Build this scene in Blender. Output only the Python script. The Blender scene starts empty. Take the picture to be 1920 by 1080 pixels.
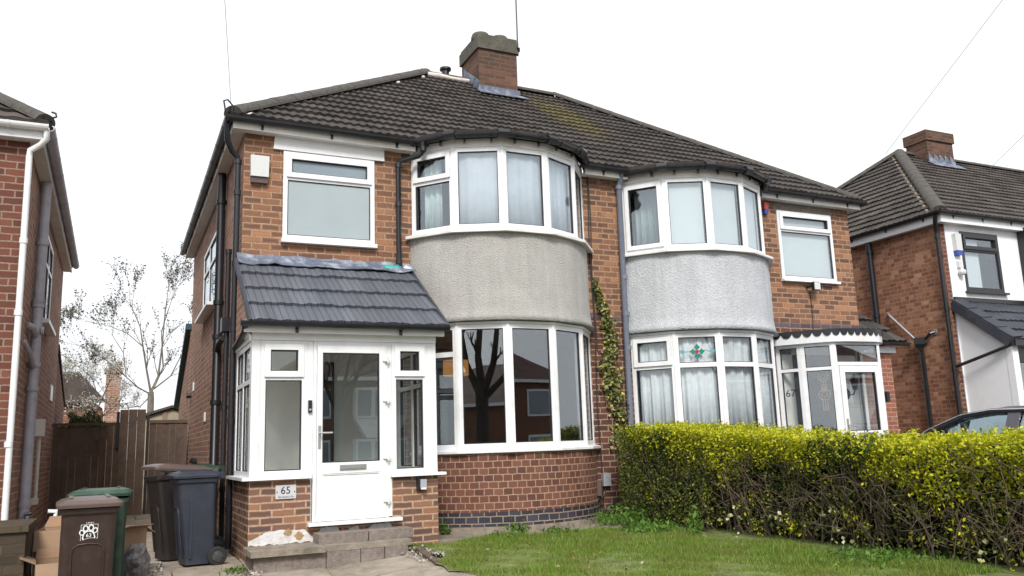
import bpy, math, random
import numpy as np
from mathutils import Vector, Matrix
R_ = math.radians
random.seed(7); rng = np.random.default_rng(7)
scene = bpy.context.scene
COL = scene.collection

# ---------------------------------------------------------------- camera
def set_camera():
    cam = bpy.data.cameras.new('camera'); co = bpy.data.objects.new('camera', cam); COL.objects.link(co)
    cam.sensor_width = 36.0; cam.lens = 36.0*1586.66/1920.0; cam.clip_start = .05; cam.clip_end = 900
    yaw, pitch, roll = R_(25.187), R_(10.478), R_(1.954)
    f = Vector((math.sin(yaw)*math.cos(pitch), math.cos(yaw)*math.cos(pitch), math.sin(pitch)))
    r = Vector((math.cos(yaw), -math.sin(yaw), 0)); d = f.cross(r)
    r2 = math.cos(roll)*r + math.sin(roll)*d; d2 = -math.sin(roll)*r + math.cos(roll)*d
    m = Matrix((r2, -d2, -f)).transposed().to_4x4(); m.translation = Vector((0, -10.5, 1.02))
    co.matrix_world = m; scene.camera = co
set_camera()

# ---------------------------------------------------------------- sky, sun, exposure (bright overcast)
SUN_EL, SUN_AZ = 42.0, 200.0        # azimuth clockwise from +Y: behind the photographer, a little to the left
w = bpy.data.worlds.new('World'); scene.world = w; w.use_nodes = True
nt = w.node_tree; nt.nodes.clear()
sky = nt.nodes.new('ShaderNodeTexSky'); sky.sky_type = 'NISHITA'; sky.sun_disc = False
sky.sun_elevation = R_(SUN_EL); sky.sun_rotation = R_(SUN_AZ); sky.dust_density = 4.0; sky.air_density = 1.0
hs = nt.nodes.new('ShaderNodeHueSaturation'); hs.inputs['Saturation'].default_value = .16
mxs = nt.nodes.new('ShaderNodeMixRGB'); mxs.inputs[0].default_value = .82; mxs.inputs[2].default_value = (8.2, 8.45, 8.8, 1)   # cloud deck evens out the blue
bg = nt.nodes.new('ShaderNodeBackground'); bg.inputs['Strength'].default_value = .088
wo = nt.nodes.new('ShaderNodeOutputWorld')
nt.links.new(sky.outputs[0], hs.inputs['Color']); nt.links.new(hs.outputs[0], mxs.inputs[1])
nt.links.new(mxs.outputs[0], bg.inputs['Color']); nt.links.new(bg.outputs[0], wo.inputs[0])
sl = bpy.data.lights.new('sun', 'SUN'); sl.energy = 2.1; sl.angle = R_(16); sl.color = (1, .955, .89)
so = bpy.data.objects.new('sun', sl); COL.objects.link(so)
sd = Vector((math.sin(R_(SUN_AZ))*math.cos(R_(SUN_EL)), math.cos(R_(SUN_AZ))*math.cos(R_(SUN_EL)), math.sin(R_(SUN_EL))))
so.rotation_euler = (-sd).to_track_quat('-Z', 'Y').to_euler(); so.location = (0, -20, 30)
scene.view_settings.view_transform = 'Standard'; scene.view_settings.look = 'None'
scene.view_settings.exposure = .80; scene.view_settings.gamma = 1; scene.view_settings.use_curve_mapping = False

# ---------------------------------------------------------------- materials
def newmat(name):
    m = bpy.data.materials.new(name); m.use_nodes = True; t = m.node_tree; t.nodes.clear()
    out = t.nodes.new('ShaderNodeOutputMaterial'); p = t.nodes.new('ShaderNodeBsdfPrincipled')
    t.links.new(p.outputs[0], out.inputs[0]); return m, t, p, out
def N(t, kind, **kw):
    n = t.nodes.new(kind)
    for k, v in kw.items():
        if k.startswith('i_'): n.inputs[int(k[2:]) if k[2:].isdigit() else k[2:].replace('_', ' ')].default_value = v
        else: setattr(n, k, v)
    return n
def c4(c): return (c[0], c[1], c[2], 1)
def ramp(t, stops, interp='LINEAR'):
    r = t.nodes.new('ShaderNodeValToRGB'); r.color_ramp.interpolation = interp
    e = r.color_ramp.elements
    while len(e) < len(stops): e.new(.5)
    for el, (p, c) in zip(e, stops): el.position = p; el.color = c4(c) if len(c) == 3 else c
    return r
def g3(v): return (v, v, v)
def plain(name, col, rough=.5, vary=.12, scale=6.0, bump=0.0, bscale=40.0, metal=0.0, spec=.5, dirt=None, dscale=2.0, damt=.5):
    """one surface with tonal wear of its own, optional dirt patches and grain"""
    m, t, p, o = newmat(name)
    tc = N(t, 'ShaderNodeTexCoord'); nz = N(t, 'ShaderNodeTexNoise', i_Scale=scale, i_Detail=6.0, i_Roughness=.65)
    t.links.new(tc.outputs['Object'], nz.inputs['Vector'])
    a = [max(0, c*(1-vary)) for c in col]; b = [min(1, c*(1+vary)) for c in col]
    r = ramp(t, [(.3, a), (.7, b)]); t.links.new(nz.outputs[0], r.inputs[0]); last = r.outputs[0]
    if dirt:
        n2 = N(t, 'ShaderNodeTexNoise', i_Scale=dscale, i_Detail=8.0, i_Roughness=.7)
        t.links.new(tc.outputs['Object'], n2.inputs['Vector'])
        rr = ramp(t, [(.48, g3(0)), (.72, g3(damt))]); t.links.new(n2.outputs[0], rr.inputs[0])
        mx = N(t, 'ShaderNodeMixRGB', i_2=c4(dirt)); t.links.new(rr.outputs[0], mx.inputs[0]); t.links.new(last, mx.inputs[1]); last = mx.outputs[0]
    t.links.new(last, p.inputs['Base Color'])
    p.inputs['Roughness'].default_value = rough; p.inputs['Metallic'].default_value = metal
    p.inputs['Specular IOR Level'].default_value = spec
    if bump:
        n3 = N(t, 'ShaderNodeTexNoise', i_Scale=bscale, i_Detail=5.0); t.links.new(tc.outputs['Object'], n3.inputs['Vector'])
        bp = N(t, 'ShaderNodeBump', i_Strength=bump, i_Distance=.02); t.links.new(n3.outputs[0], bp.inputs['Height']); t.links.new(bp.outputs[0], p.inputs['Normal'])
    return m
def brick(name, stops, mortar, bw=.225, rh=.083, ms=.009, offset=.5, squash=1.0, sqf=2, core=None, bump=.5, streak=.25, eff=0.0, rough=.85, stain=(.05, .04, .035)):
    m, t, p, o = newmat(name)
    uv = N(t, 'ShaderNodeUVMap'); nd = N(t, 'ShaderNodeTexNoise', i_Scale=9.0, i_Detail=3.0)
    t.links.new(uv.outputs[0], nd.inputs['Vector'])
    sub = N(t, 'ShaderNodeVectorMath', operation='SUBTRACT'); sub.inputs[1].default_value = (.5, .5, .5)
    t.links.new(nd.outputs['Color'], sub.inputs[0])
    sc = N(t, 'ShaderNodeVectorMath', operation='SCALE'); sc.inputs['Scale'].default_value = .016; t.links.new(sub.outputs[0], sc.inputs[0])
    ad = N(t, 'ShaderNodeVectorMath', operation='ADD'); t.links.new(uv.outputs[0], ad.inputs[0]); t.links.new(sc.outputs[0], ad.inputs[1])
    bt = N(t, 'ShaderNodeTexBrick', offset=offset, offset_frequency=2, squash=squash, squash_frequency=sqf)
    bt.inputs['Scale'].default_value = 1; bt.inputs['Color1'].default_value = (0, 0, 0, 1); bt.inputs['Color2'].default_value = (1, 1, 1, 1)
    bt.inputs['Mortar'].default_value = (.5, .5, .5, 1); bt.inputs['Mortar Size'].default_value = ms; bt.inputs['Mortar Smooth'].default_value = .25
    bt.inputs['Brick Width'].default_value = bw; bt.inputs['Row Height'].default_value = rh; bt.inputs['Bias'].default_value = 0
    t.links.new(ad.outputs[0], bt.inputs['Vector'])
    n2 = N(t, 'ShaderNodeTexNoise', i_Scale=14.0, i_Detail=5.0, i_Roughness=.7)
    mp = N(t, 'ShaderNodeMapping'); mp.inputs['Scale'].default_value = (1, 2.2, 1); t.links.new(uv.outputs[0], mp.inputs[0]); t.links.new(mp.outputs[0], n2.inputs['Vector'])
    mxv = N(t, 'ShaderNodeMixRGB', i_0=.42); t.links.new(bt.outputs[0], mxv.inputs[1]); t.links.new(n2.outputs[0], mxv.inputs[2])
    r = ramp(t, stops); t.links.new(mxv.outputs[0], r.inputs[0])
    rc = r.outputs[0]
    if core:   # flashed dark hearts on some of the bricks
        b3 = N(t, 'ShaderNodeTexBrick', offset=offset, offset_frequency=2)
        b3.inputs['Scale'].default_value = 1; b3.inputs['Mortar Size'].default_value = rh*.36; b3.inputs['Mortar Smooth'].default_value = 1.0; b3.inputs['Brick Width'].default_value = bw; b3.inputs['Row Height'].default_value = rh
        t.links.new(ad.outputs[0], b3.inputs['Vector'])
        rr_ = ramp(t, [(.40, g3(0)), (.85, g3(1))]); 
        fl = N(t, 'ShaderNodeMath', operation='MULTIPLY_ADD'); fl.inputs[1].default_value = 7.31; fl.inputs[2].default_value = .17; t.links.new(bt.outputs[0], fl.inputs[0])
        fc = N(t, 'ShaderNodeMath', operation='FRACT'); t.links.new(fl.outputs[0], fc.inputs[0]); t.links.new(fc.outputs[0], rr_.inputs[0])
        iv_ = N(t, 'ShaderNodeMath', operation='MULTIPLY_ADD', use_clamp=True); iv_.inputs[1].default_value = -1.15; iv_.inputs[2].default_value = 1.0; t.links.new(b3.outputs['Fac'], iv_.inputs[0])
        mm = N(t, 'ShaderNodeMath', operation='MULTIPLY'); t.links.new(iv_.outputs[0], mm.inputs[0]); t.links.new(rr_.outputs[0], mm.inputs[1])
        m9 = N(t, 'ShaderNodeMath', operation='MULTIPLY'); m9.inputs[1].default_value = .72; t.links.new(mm.outputs[0], m9.inputs[0])
        mxc = N(t, 'ShaderNodeMixRGB', i_2=c4(core)); t.links.new(m9.outputs[0], mxc.inputs[0]); t.links.new(rc, mxc.inputs[1]); rc = mxc.outputs[0]
    # weather streaks on a large scale
    n3 = N(t, 'ShaderNodeTexNoise', i_Scale=1.1, i_Detail=6.0, i_Roughness=.6); t.links.new(uv.outputs[0], n3.inputs['Vector'])
    r3 = ramp(t, [(.42, g3(0)), (.75, g3(streak))]); t.links.new(n3.outputs[0], r3.inputs[0])
    mx3 = N(t, 'ShaderNodeMixRGB', i_2=c4(stain)); t.links.new(r3.outputs[0], mx3.inputs[0]); t.links.new(rc, mx3.inputs[1])
    n4 = N(t, 'ShaderNodeTexNoise', i_Scale=30.0, i_Detail=4.0); t.links.new(uv.outputs[0], n4.inputs['Vector'])
    r4 = ramp(t, [(.3, [c*.72 for c in mortar]), (.7, [min(1, c*1.15) for c in mortar])]); t.links.new(n4.outputs[0], r4.inputs[0])
    mx4 = N(t, 'ShaderNodeMixRGB'); t.links.new(bt.outputs['Fac'], mx4.inputs[0]); t.links.new(mx3.outputs[0], mx4.inputs[1]); t.links.new(r4.outputs[0], mx4.inputs[2])
    last = mx4.outputs[0]
    if eff:   # pale lime bloom in patches
        n5 = N(t, 'ShaderNodeTexNoise', i_Scale=5.0, i_Detail=8.0, i_Roughness=.75); t.links.new(uv.outputs[0], n5.inputs['Vector'])
        r5 = ramp(t, [(.6, g3(0)), (.72, g3(eff))]); t.links.new(n5.outputs[0], r5.inputs[0])
        mx5 = N(t, 'ShaderNodeMixRGB', i_2=(.55, .47, .38, 1)); t.links.new(r5.outputs[0], mx5.inputs[0]); t.links.new(last, mx5.inputs[1]); last = mx5.outputs[0]
    t.links.new(last, p.inputs['Base Color']); p.inputs['Roughness'].default_value = rough; p.inputs['Specular IOR Level'].default_value = .25
    inv = N(t, 'ShaderNodeMath', operation='MULTIPLY_ADD'); inv.inputs[1].default_value = -1; inv.inputs[2].default_value = 1; t.links.new(bt.outputs['Fac'], inv.inputs[0])
    ah = N(t, 'ShaderNodeMath', operation='MULTIPLY_ADD'); ah.inputs[1].default_value = .5; t.links.new(n4.outputs[0], ah.inputs[0]); t.links.new(inv.outputs[0], ah.inputs[2])
    bp = N(t, 'ShaderNodeBump', i_Strength=bump, i_Distance=.012); t.links.new(ah.outputs[0], bp.inputs['Height']); t.links.new(bp.outputs[0], p.inputs['Normal'])
    return m
def tilemat(name, stops, tw, course, rough=.75, lich=None, lamt=.5, moss=None, streaks=0.0, bump=.25, lines=0):
    m, t, p, o = newmat(name)
    uv = N(t, 'ShaderNodeUVMap'); tc = N(t, 'ShaderNodeTexCoord')
    bt = N(t, 'ShaderNodeTexBrick', offset=.5, offset_frequency=2)
    bt.inputs['Scale'].default_value = 1; bt.inputs['Color1'].default_value = (0, 0, 0, 1); bt.inputs['Color2'].default_value = (1, 1, 1, 1)
    bt.inputs['Mortar Size'].default_value = 0; bt.inputs['Brick Width'].default_value = tw; bt.inputs['Row Height'].default_value = course
    t.links.new(uv.outputs[0], bt.inputs['Vector'])
    n2 = N(t, 'ShaderNodeTexNoise', i_Scale=2.3, i_Detail=8.0, i_Roughness=.7); t.links.new(tc.outputs['Object'], n2.inputs['Vector'])
    mxv = N(t, 'ShaderNodeMixRGB', i_0=.5); t.links.new(bt.outputs[0], mxv.inputs[1]); t.links.new(n2.outputs[0], mxv.inputs[2])
    r = ramp(t, stops); t.links.new(mxv.outputs[0], r.inputs[0]); last = r.outputs[0]
    if lich:
        n3 = N(t, 'ShaderNodeTexNoise', i_Scale=26.0, i_Detail=6.0, i_Roughness=.75); t.links.new(tc.outputs['Object'], n3.inputs['Vector'])
        r3 = ramp(t, [(.6, g3(0)), (.7, g3(lamt))]); t.links.new(n3.outputs[0], r3.inputs[0])
        mx = N(t, 'ShaderNodeMixRGB', i_2=c4(lich)); t.links.new(r3.outputs[0], mx.inputs[0]); t.links.new(last, mx.inputs[1]); last = mx.outputs[0]
    if moss:   # a moss patch that grows below the chimney (uv centre, radii)
        (mu, mv, ru, rv, colm) = moss
        s1 = N(t, 'ShaderNodeVectorMath', operation='SUBTRACT'); s1.inputs[1].default_value = (mu, mv, 0); t.links.new(uv.outputs[0], s1.inputs[0])
        s2 = N(t, 'ShaderNodeVectorMath', operation='MULTIPLY'); s2.inputs[1].default_value = (1/ru, 1/rv, 0); t.links.new(s1.outputs[0], s2.inputs[0])
        ln = N(t, 'ShaderNodeVectorMath', operation='LENGTH'); t.links.new(s2.outputs[0], ln.inputs[0])
        n4 = N(t, 'ShaderNodeTexNoise', i_Scale=11.0, i_Detail=8.0, i_Roughness=.8); t.links.new(uv.outputs[0], n4.inputs['Vector'])
        sm = N(t, 'ShaderNodeMath', operation='MULTIPLY_ADD'); sm.inputs[1].default_value = -.55; t.links.new(ln.outputs['Value'], sm.inputs[0]); t.links.new(n4.outputs[0], sm.inputs[2])
        r4 = ramp(t, [(.1, g3(0)), (.36, g3(.62))]); t.links.new(sm.outputs[0], r4.inputs[0])
        mx = N(t, 'ShaderNodeMixRGB', i_2=c4(colm)); t.links.new(r4.outputs[0], mx.inputs[0]); t.links.new(last, mx.inputs[1]); last = mx.outputs[0]
    if lines:   # pressed grooves down the tile
        b2 = N(t, 'ShaderNodeTexBrick', offset=0.0, offset_frequency=2)
        b2.inputs['Scale'].default_value = 1; b2.inputs['Mortar Size'].default_value = .0042; b2.inputs['Mortar Smooth'].default_value = .2; b2.inputs['Brick Width'].default_value = lines; b2.inputs['Row Height'].default_value = 50
        sh = N(t, 'ShaderNodeVectorMath', operation='ADD'); sh.inputs[1].default_value = (.036, 20, 0); t.links.new(uv.outputs[0], sh.inputs[0]); t.links.new(sh.outputs[0], b2.inputs['Vector'])
        mx = N(t, 'ShaderNodeMixRGB', i_2=(.035, .038, .05, 1)); t.links.new(b2.outputs['Fac'], mx.inputs[0]); t.links.new(last, mx.inputs[1]); last = mx.outputs[0]
    t.links.new(last, p.inputs['Base Color']); p.inputs['Roughness'].default_value = rough; p.inputs['Specular IOR Level'].default_value = .3
    n5 = N(t, 'ShaderNodeTexNoise', i_Scale=60.0, i_Detail=4.0); t.links.new(tc.outputs['Object'], n5.inputs['Vector'])
    bp = N(t, 'ShaderNodeBump', i_Strength=bump, i_Distance=.01); t.links.new(n5.outputs[0], bp.inputs['Height']); t.links.new(bp.outputs[0], p.inputs['Normal'])
    return m
def glassmat(name, tint=(.955, .97, .97), k=1.5, add=.0, wave=.004, refl=(.93, .97, 1)):
    m, t, p, o = newmat(name); t.nodes.remove(p)
    tr = N(t, 'ShaderNodeBsdfTransparent'); tr.inputs[0].default_value = c4(tint)
    gl = N(t, 'ShaderNodeBsdfGlossy'); gl.inputs['Roughness'].default_value = .0; gl.inputs[0].default_value = c4(refl)
    lw = N(t, 'ShaderNodeLayerWeight', i_Blend=.5); pw = N(t, 'ShaderNodeMath', operation='POWER'); pw.inputs[1].default_value = 5.0; t.links.new(lw.outputs['Facing'], pw.inputs[0])
    mu = N(t, 'ShaderNodeMath', operation='MULTIPLY_ADD', use_clamp=True); mu.inputs[1].default_value = .9; mu.inputs[2].default_value = .043*k+add   # Schlick reflectance of one face
    t.links.new(pw.outputs[0], mu.inputs[0])
    tc = N(t, 'ShaderNodeTexCoord'); nz = N(t, 'ShaderNodeTexNoise', i_Scale=1.6, i_Detail=1.0); t.links.new(tc.outputs['Object'], nz.inputs['Vector'])
    bp = N(t, 'ShaderNodeBump', i_Strength=wave, i_Distance=.1); t.links.new(nz.outputs[0], bp.inputs['Height']); t.links.new(bp.outputs[0], gl.inputs['Normal'])
    ms = N(t, 'ShaderNodeMixShader'); t.links.new(mu.outputs[0], ms.inputs[0]); t.links.new(tr.outputs[0], ms.inputs[1]); t.links.new(gl.outputs[0], ms.inputs[2])
    t.links.new(ms.outputs[0], o.inputs[0]); return m
def leafmat(name, stops, trans=.3, rough=.55, patch=None):
    m, t, p, o = newmat(name)
    ge = N(t, 'ShaderNodeNewGeometry'); r = ramp(t, stops); t.links.new(ge.outputs['Random Per Island'], r.inputs[0])
    if patch:   # tired, mossy or dry patches of the sward
        n1 = N(t, 'ShaderNodeTexNoise', i_Scale=1.7, i_Detail=6.0, i_Roughness=.7); t.links.new(ge.outputs['Position'], n1.inputs['Vector'])
        q = ramp(t, [(.40, g3(0)), (.66, g3(.8))]); t.links.new(n1.outputs[0], q.inputs[0])
        mx = N(t, 'ShaderNodeMixRGB', i_2=c4(patch)); t.links.new(q.outputs[0], mx.inputs[0]); t.links.new(r.outputs[0], mx.inputs[1]); r = mx
    t.links.new(r.outputs[0], p.inputs['Base Color']); p.inputs['Roughness'].default_value = rough; p.inputs['Specular IOR Level'].default_value = .3
    tl = N(t, 'ShaderNodeBsdfTranslucent'); t.links.new(r.outputs[0], tl.inputs[0])
    ms = N(t, 'ShaderNodeMixShader', i_0=trans); t.links.new(p.outputs[0], ms.inputs[1]); t.links.new(tl.outputs[0], ms.inputs[2]); t.links.new(ms.outputs[0], o.inputs[0])
    return m

M = {}
M['brick_up'] = brick('orange_brown_brick', [(.05, (.10, .058, .042)), (.28, (.165, .085, .055)), (.5, (.245, .12, .072)), (.72, (.315, .155, .088)), (.95, (.42, .225, .128))], (.36, .232, .148), ms=.010, bump=.7, eff=.4, core=(.07, .048, .042))
M['brick_low'] = brick('dark_red_brick', [(0, (.045, .024, .02)), (.4, (.10, .042, .03)), (.75, (.145, .058, .04)), (1, (.19, .085, .06))], (.33, .23, .17), bump=.5)
M['brick_head'] = brick('brown_header_brick', [(0, (.07, .035, .03)), (.35, (.135, .055, .04)), (.7, (.18, .075, .052)), (1, (.24, .12, .085))], (.35, .24, .17), bw=.118, ms=.0075, bump=.6)
M['brick_blue'] = brick('blue_engineering_brick', [(0, (.02, .02, .028)), (.5, (.035, .037, .052)), (1, (.075, .08, .1))], (.30, .225, .17), bw=.15, ms=.0075, rough=.5)
M['brick_band'] = brick('weathered_blue_band', [(0, (.06, .045, .05)), (.5, (.09, .075, .09)), (1, (.16, .10, .085))], (.22, .15, .13), bw=.225)
M['brick_porch'] = brick('multi_stock_porch_brick', [(.05, (.15, .085, .065)), (.3, (.19, .10, .07)), (.5, (.23, .12, .078)), (.7, (.29, .145, .085)), (.95, (.42, .22, .12))], (.42, .288, .20), bw=.232, rh=.0735, ms=.010, bump=.5, streak=.1, core=(.07, .055, .053))
M['brick_old'] = brick('dark_facing_brick', [(0, (.06, .03, .025)), (.4, (.13, .046, .032)), (.8, (.19, .07, .045)), (1, (.23, .10, .07))], (.26, .19, .15), bump=.5)
M['brick_side'] = brick('mixed_common_brick', [(.05, (.13, .06, .042)), (.32, (.22, .097, .06)), (.58, (.29, .135, .083)), (.76, (.38, .2, .125)), (.92, (.60, .42, .29))], (.36, .22, .145), bw=.17, rh=.078, ms=.007, squash=.55, sqf=3, bump=.5, streak=.15)
M['brick_side65'] = brick('side_common_brick', [(0, (.15, .08, .06)), (.5, (.27, .145, .105)), (1, (.40, .24, .18))], (.42, .32, .25), bump=.5, streak=.15)
M['brick_chim'] = brick('sooty_chimney_brick', [(0, (.045, .03, .025)), (.5, (.11, .055, .038)), (1, (.21, .10, .065))], (.13, .095, .075), streak=.8, stain=(.06, .05, .03))
M['brick_pink'] = brick('pinkish_red_brick', [(0, (.2, .07, .045)), (.5, (.27, .10, .065)), (1, (.34, .14, .09))], (.36, .25, .2), rh=.075)
M['brick_pillar'] = brick('mossy_garden_brick', [(0, (.03, .024, .018)), (.5, (.07, .05, .035)), (1, (.12, .085, .055))], (.06, .05, .035), streak=.5, stain=(.03, .035, .015))
M['opp_brick'] = brick('opposite_brick', [(0, (.1, .04, .03)), (1, (.25, .1, .06))], (.25, .17, .13))
M['render65'] = None
def rendermat(name, base, dark, light, bs=55, bump=1.0):
    m, t, p, o = newmat(name); tc = N(t, 'ShaderNodeTexCoord')
    v = N(t, 'ShaderNodeTexVoronoi', i_Scale=bs); t.links.new(tc.outputs['Object'], v.inputs['Vector'])
    n1 = N(t, 'ShaderNodeTexNoise', i_Scale=bs*1.3, i_Detail=6.0, i_Roughness=.7); t.links.new(tc.outputs['Object'], n1.inputs['Vector'])
    r1 = ramp(t, [(.28, dark), (.5, base), (.75, light)]); t.links.new(n1.outputs[0], r1.inputs[0])
    n2 = N(t, 'ShaderNodeTexNoise', i_Scale=2.2, i_Detail=8.0, i_Roughness=.65); t.links.new(tc.outputs['Object'], n2.inputs['Vector'])
    r2 = ramp(t, [(.35, [c*.78 for c in base]), (.5, base), (.68, light)]); t.links.new(n2.outputs[0], r2.inputs[0])
    mx = N(t, 'ShaderNodeMixRGB', i_0=.33); t.links.new(r1.outputs[0], mx.inputs[1]); t.links.new(r2.outputs[0], mx.inputs[2])
    mpz = N(t, 'ShaderNodeMapping'); mpz.inputs['Scale'].default_value = (7, 7, .55); t.links.new(tc.outputs['Object'], mpz.inputs[0])   # rain streaks
    n6 = N(t, 'ShaderNodeTexNoise', i_Scale=1.0, i_Detail=6.0, i_Roughness=.7); t.links.new(mpz.outputs[0], n6.inputs['Vector'])
    r6 = ramp(t, [(.46, g3(0)), (.74, g3(.38))]); t.links.new(n6.outputs[0], r6.inputs[0])
    mx6 = N(t, 'ShaderNodeMixRGB', i_2=c4([c*.55 for c in base])); t.links.new(r6.outputs[0], mx6.inputs[0]); t.links.new(mx.outputs[0], mx6.inputs[1]); mx = mx6
    t.links.new(mx.outputs[0], p.inputs['Base Color']); p.inputs['Roughness'].default_value = .95; p.inputs['Specular IOR Level'].default_value = .15
    ad = N(t, 'ShaderNodeMath', operation='ADD'); t.links.new(v.outputs['Distance'], ad.inputs[0]); t.links.new(n1.outputs[0], ad.inputs[1])
    bp = N(t, 'ShaderNodeBump', i_Strength=bump, i_Distance=.02); t.links.new(ad.outputs[0], bp.inputs['Height']); t.links.new(bp.outputs[0], p.inputs['Normal'])
    return m
M['render65'] = rendermat('pebbledash_render', (.465, .455, .435), (.20, .195, .185), (.66, .65, .63), bs=80, bump=.75)
M['render67'] = rendermat('painted_roughcast', (.45, .468, .494), (.25, .262, .28), (.60, .62, .645), bs=40, bump=.42)
M['white_render'] = plain('smooth_white_render', (.78, .79, .81), rough=.8, vary=.03, bump=.15, bscale=90)
M['pvc'] = plain('white_pvc', (.745, .76, .78), rough=.28, vary=.03, scale=3, dirt=(.50, .48, .43), dscale=3.1, damt=.45)
M['pvc_old'] = plain('aged_white_paint', (.70, .69, .665), rough=.55, vary=.06, scale=5, dirt=(.42, .38, .33), dscale=3, damt=.5)
M['gasket'] = plain('rubber_gasket', (.02, .02, .022), rough=.6)
M['black_pvc'] = plain('black_pvc', (.012, .013, .017), rough=.35, vary=.25)
M['grey_pipe'] = plain('grey_painted_iron', (.40, .40, .45), rough=.5, vary=.1, dirt=(.16, .13, .12), dscale=5)
M['bluegrey_pipe'] = plain('bluegrey_pvc_pipe', (.15, .17, .22), rough=.45, vary=.1)
M['dark_frame'] = plain('anthracite_frame', (.02, .02, .023), rough=.35, vary=.1)
M['glass'] = glassmat('window_glass', k=3.0)
M['glass_hi'] = glassmat('sky_catching_glass', k=2.4, add=.03, refl=(.84, .91, .97))
M['glass_net'] = glassmat('curtained_glass', k=1.5)
M['glass_porch'] = glassmat('porch_glass', k=1.3, tint=(.955, .97, .965))
M['lead'] = plain('lead_flashing', (.10, .118, .165), rough=.55, vary=.3, scale=7, dirt=(.5, .54, .6), dscale=6, damt=.7, bump=.3, bscale=12)
M['mortar'] = plain('pale_mortar', (.55, .51, .46), rough=.95, vary=.25, scale=12, bump=.5)
M['tile_main'] = tilemat('brown_concrete_tile', [(.2, (.030, .026, .025)), (.5, (.047, .040, .037)), (.8, (.070, .059, .053))], .3, .28, lich=(.17, .155, .125), lamt=.3, moss=(7.2, 3.0, .85, 2.3, (.115, .095, .028)))
M['tile_old'] = tilemat('weathered_roof_tile', [(.2, (.036, .030, .028)), (.5, (.058, .049, .044)), (.8, (.09, .073, .063))], .3, .28, lich=(.22, .2, .15), lamt=.45)
M['tile_grey'] = tilemat('slate_grey_tile', [(.15, (.078, .086, .104)), (.5, (.100, .109, .130)), (.85, (.128, .138, .160))], .145, .415, rough=.38, bump=.12, lines=.073)
M['tile_dark'] = tilemat('charcoal_tile', [(.15, (.035, .038, .05)), (.85, (.06, .065, .08))], .3, .27, rough=.5)
M['tile_red'] = tilemat('reddish_roof_tile', [(.2, (.07, .04, .033)), (.8, (.13, .075, .06))], .3, .28)
M['ridge'] = plain('lichen_ridge_tile', (.062, .055, .049), rough=.9, vary=.35, scale=22, bump=.5, dirt=(.14, .128, .10), dscale=12)
M['stone'] = plain('weathered_concrete', (.24, .205, .165), rough=.95, vary=.3, scale=9, bump=.6, bscale=70, dirt=(.1, .085, .06), dscale=3, damt=.7)
M['stone2'] = plain('old_kerb_stone', (.195, .162, .142), rough=.95, vary=.3, scale=25, bump=.7, bscale=90, dirt=(.33, .29, .26), dscale=5)
M['capstone'] = plain('mossy_chimney_cap', (.095, .088, .070), rough=.95, vary=.4, scale=10, bump=.7, dirt=(.05, .045, .035), dscale=5, damt=.8)
M['timber'] = plain('weathered_fence_board', (.092, .062, .047), rough=.85, vary=.35, scale=3.5, bump=.3, bscale=30, dirt=(.13, .09, .068), dscale=4, damt=.6)
M['timber2'] = plain('lighter_fence_board', (.125, .088, .064), rough=.85, vary=.3, scale=4, bump=.3)
M['bin_brown'] = plain('brown_bin_plastic', (.030, .0155, .0125), rough=.5, vary=.12, scale=4, dirt=(.075, .052, .045), dscale=9, damt=.4)
M['bin_lid'] = plain('sun_bleached_brown_lid', (.10, .068, .06), rough=.36, vary=.15, scale=5)
M['bin_dark'] = plain('dark_brown_bin_plastic', (.013, .009, .008), rough=.55, vary=.2)
M['bin_green'] = plain('green_bin_plastic', (.016, .045, .026), rough=.4, vary=.15, dirt=(.08, .12, .10), dscale=6, damt=.35)
M['bin_blue'] = plain('navy_bin_plastic', (.018, .023, .037), rough=.5, vary=.1, scale=4, dirt=(.06, .065, .078), dscale=9, damt=.35)
M['rubber'] = plain('tyre_rubber', (.016, .016, .017), rough=.8)
M['card'] = plain('brown_cardboard', (.27, .175, .11), rough=.85, vary=.1)
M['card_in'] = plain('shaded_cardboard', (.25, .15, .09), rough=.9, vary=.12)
M['white_vinyl'] = plain('white_vinyl', (.78, .79, .8), rough=.4, vary=.02)
M['black_ink'] = plain('black_ink', (.012, .012, .015), rough=.5)
M['steel'] = plain('brushed_steel', (.52, .53, .54), rough=.32, metal=.85, vary=.08)
M['plate'] = plain('silver_plate', (.5, .51, .53), rough=.4, vary=.06)
M['hub_plastic'] = plain('dark_hub_plastic', (.05, .05, .053), rough=.5)
M['grey_plastic'] = plain('grey_plastic', (.33, .34, .37), rough=.5)
M['alarm'] = plain('pale_alarm_plastic', (.56, .57, .575), rough=.35, vary=.04)
M['alarm_dark'] = plain('tinted_alarm_base', (.09, .055, .05), rough=.3)
M['alarm_red'] = plain('red_alarm_plastic', (.35, .045, .03), rough=.4)
M['alarm_blue'] = plain('blue_alarm_plastic', (.02, .06, .32), rough=.35)
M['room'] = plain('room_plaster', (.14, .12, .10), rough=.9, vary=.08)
M['porch_in'] = plain('cream_plaster', (.90, .88, .84), rough=.9, vary=.05)
M['dark_door'] = plain('dark_inner_door', (.03, .026, .025), rough=.5)
M['curtain'] = plain('net_curtain', (.62, .65, .68), rough=.9, vary=.1, scale=12)
M['curtain_teal'] = plain('pale_green_curtain', (.52, .62, .62), rough=.9, vary=.1)
M['blind'] = plain('white_blind', (.58, .625, .64), rough=.8, vary=.03)
M['frost'] = plain('obscured_glass', (.31, .365, .385), rough=.22, vary=.05, scale=2, spec=.6)
M['frost_dark'] = plain('obscured_top_glass', (.20, .25, .29), rough=.18, vary=.08, scale=2, spec=.6)
M['soil'] = plain('garden_soil', (.10, .075, .05), rough=1, vary=.4, scale=8, bump=.8, bscale=60)
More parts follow.
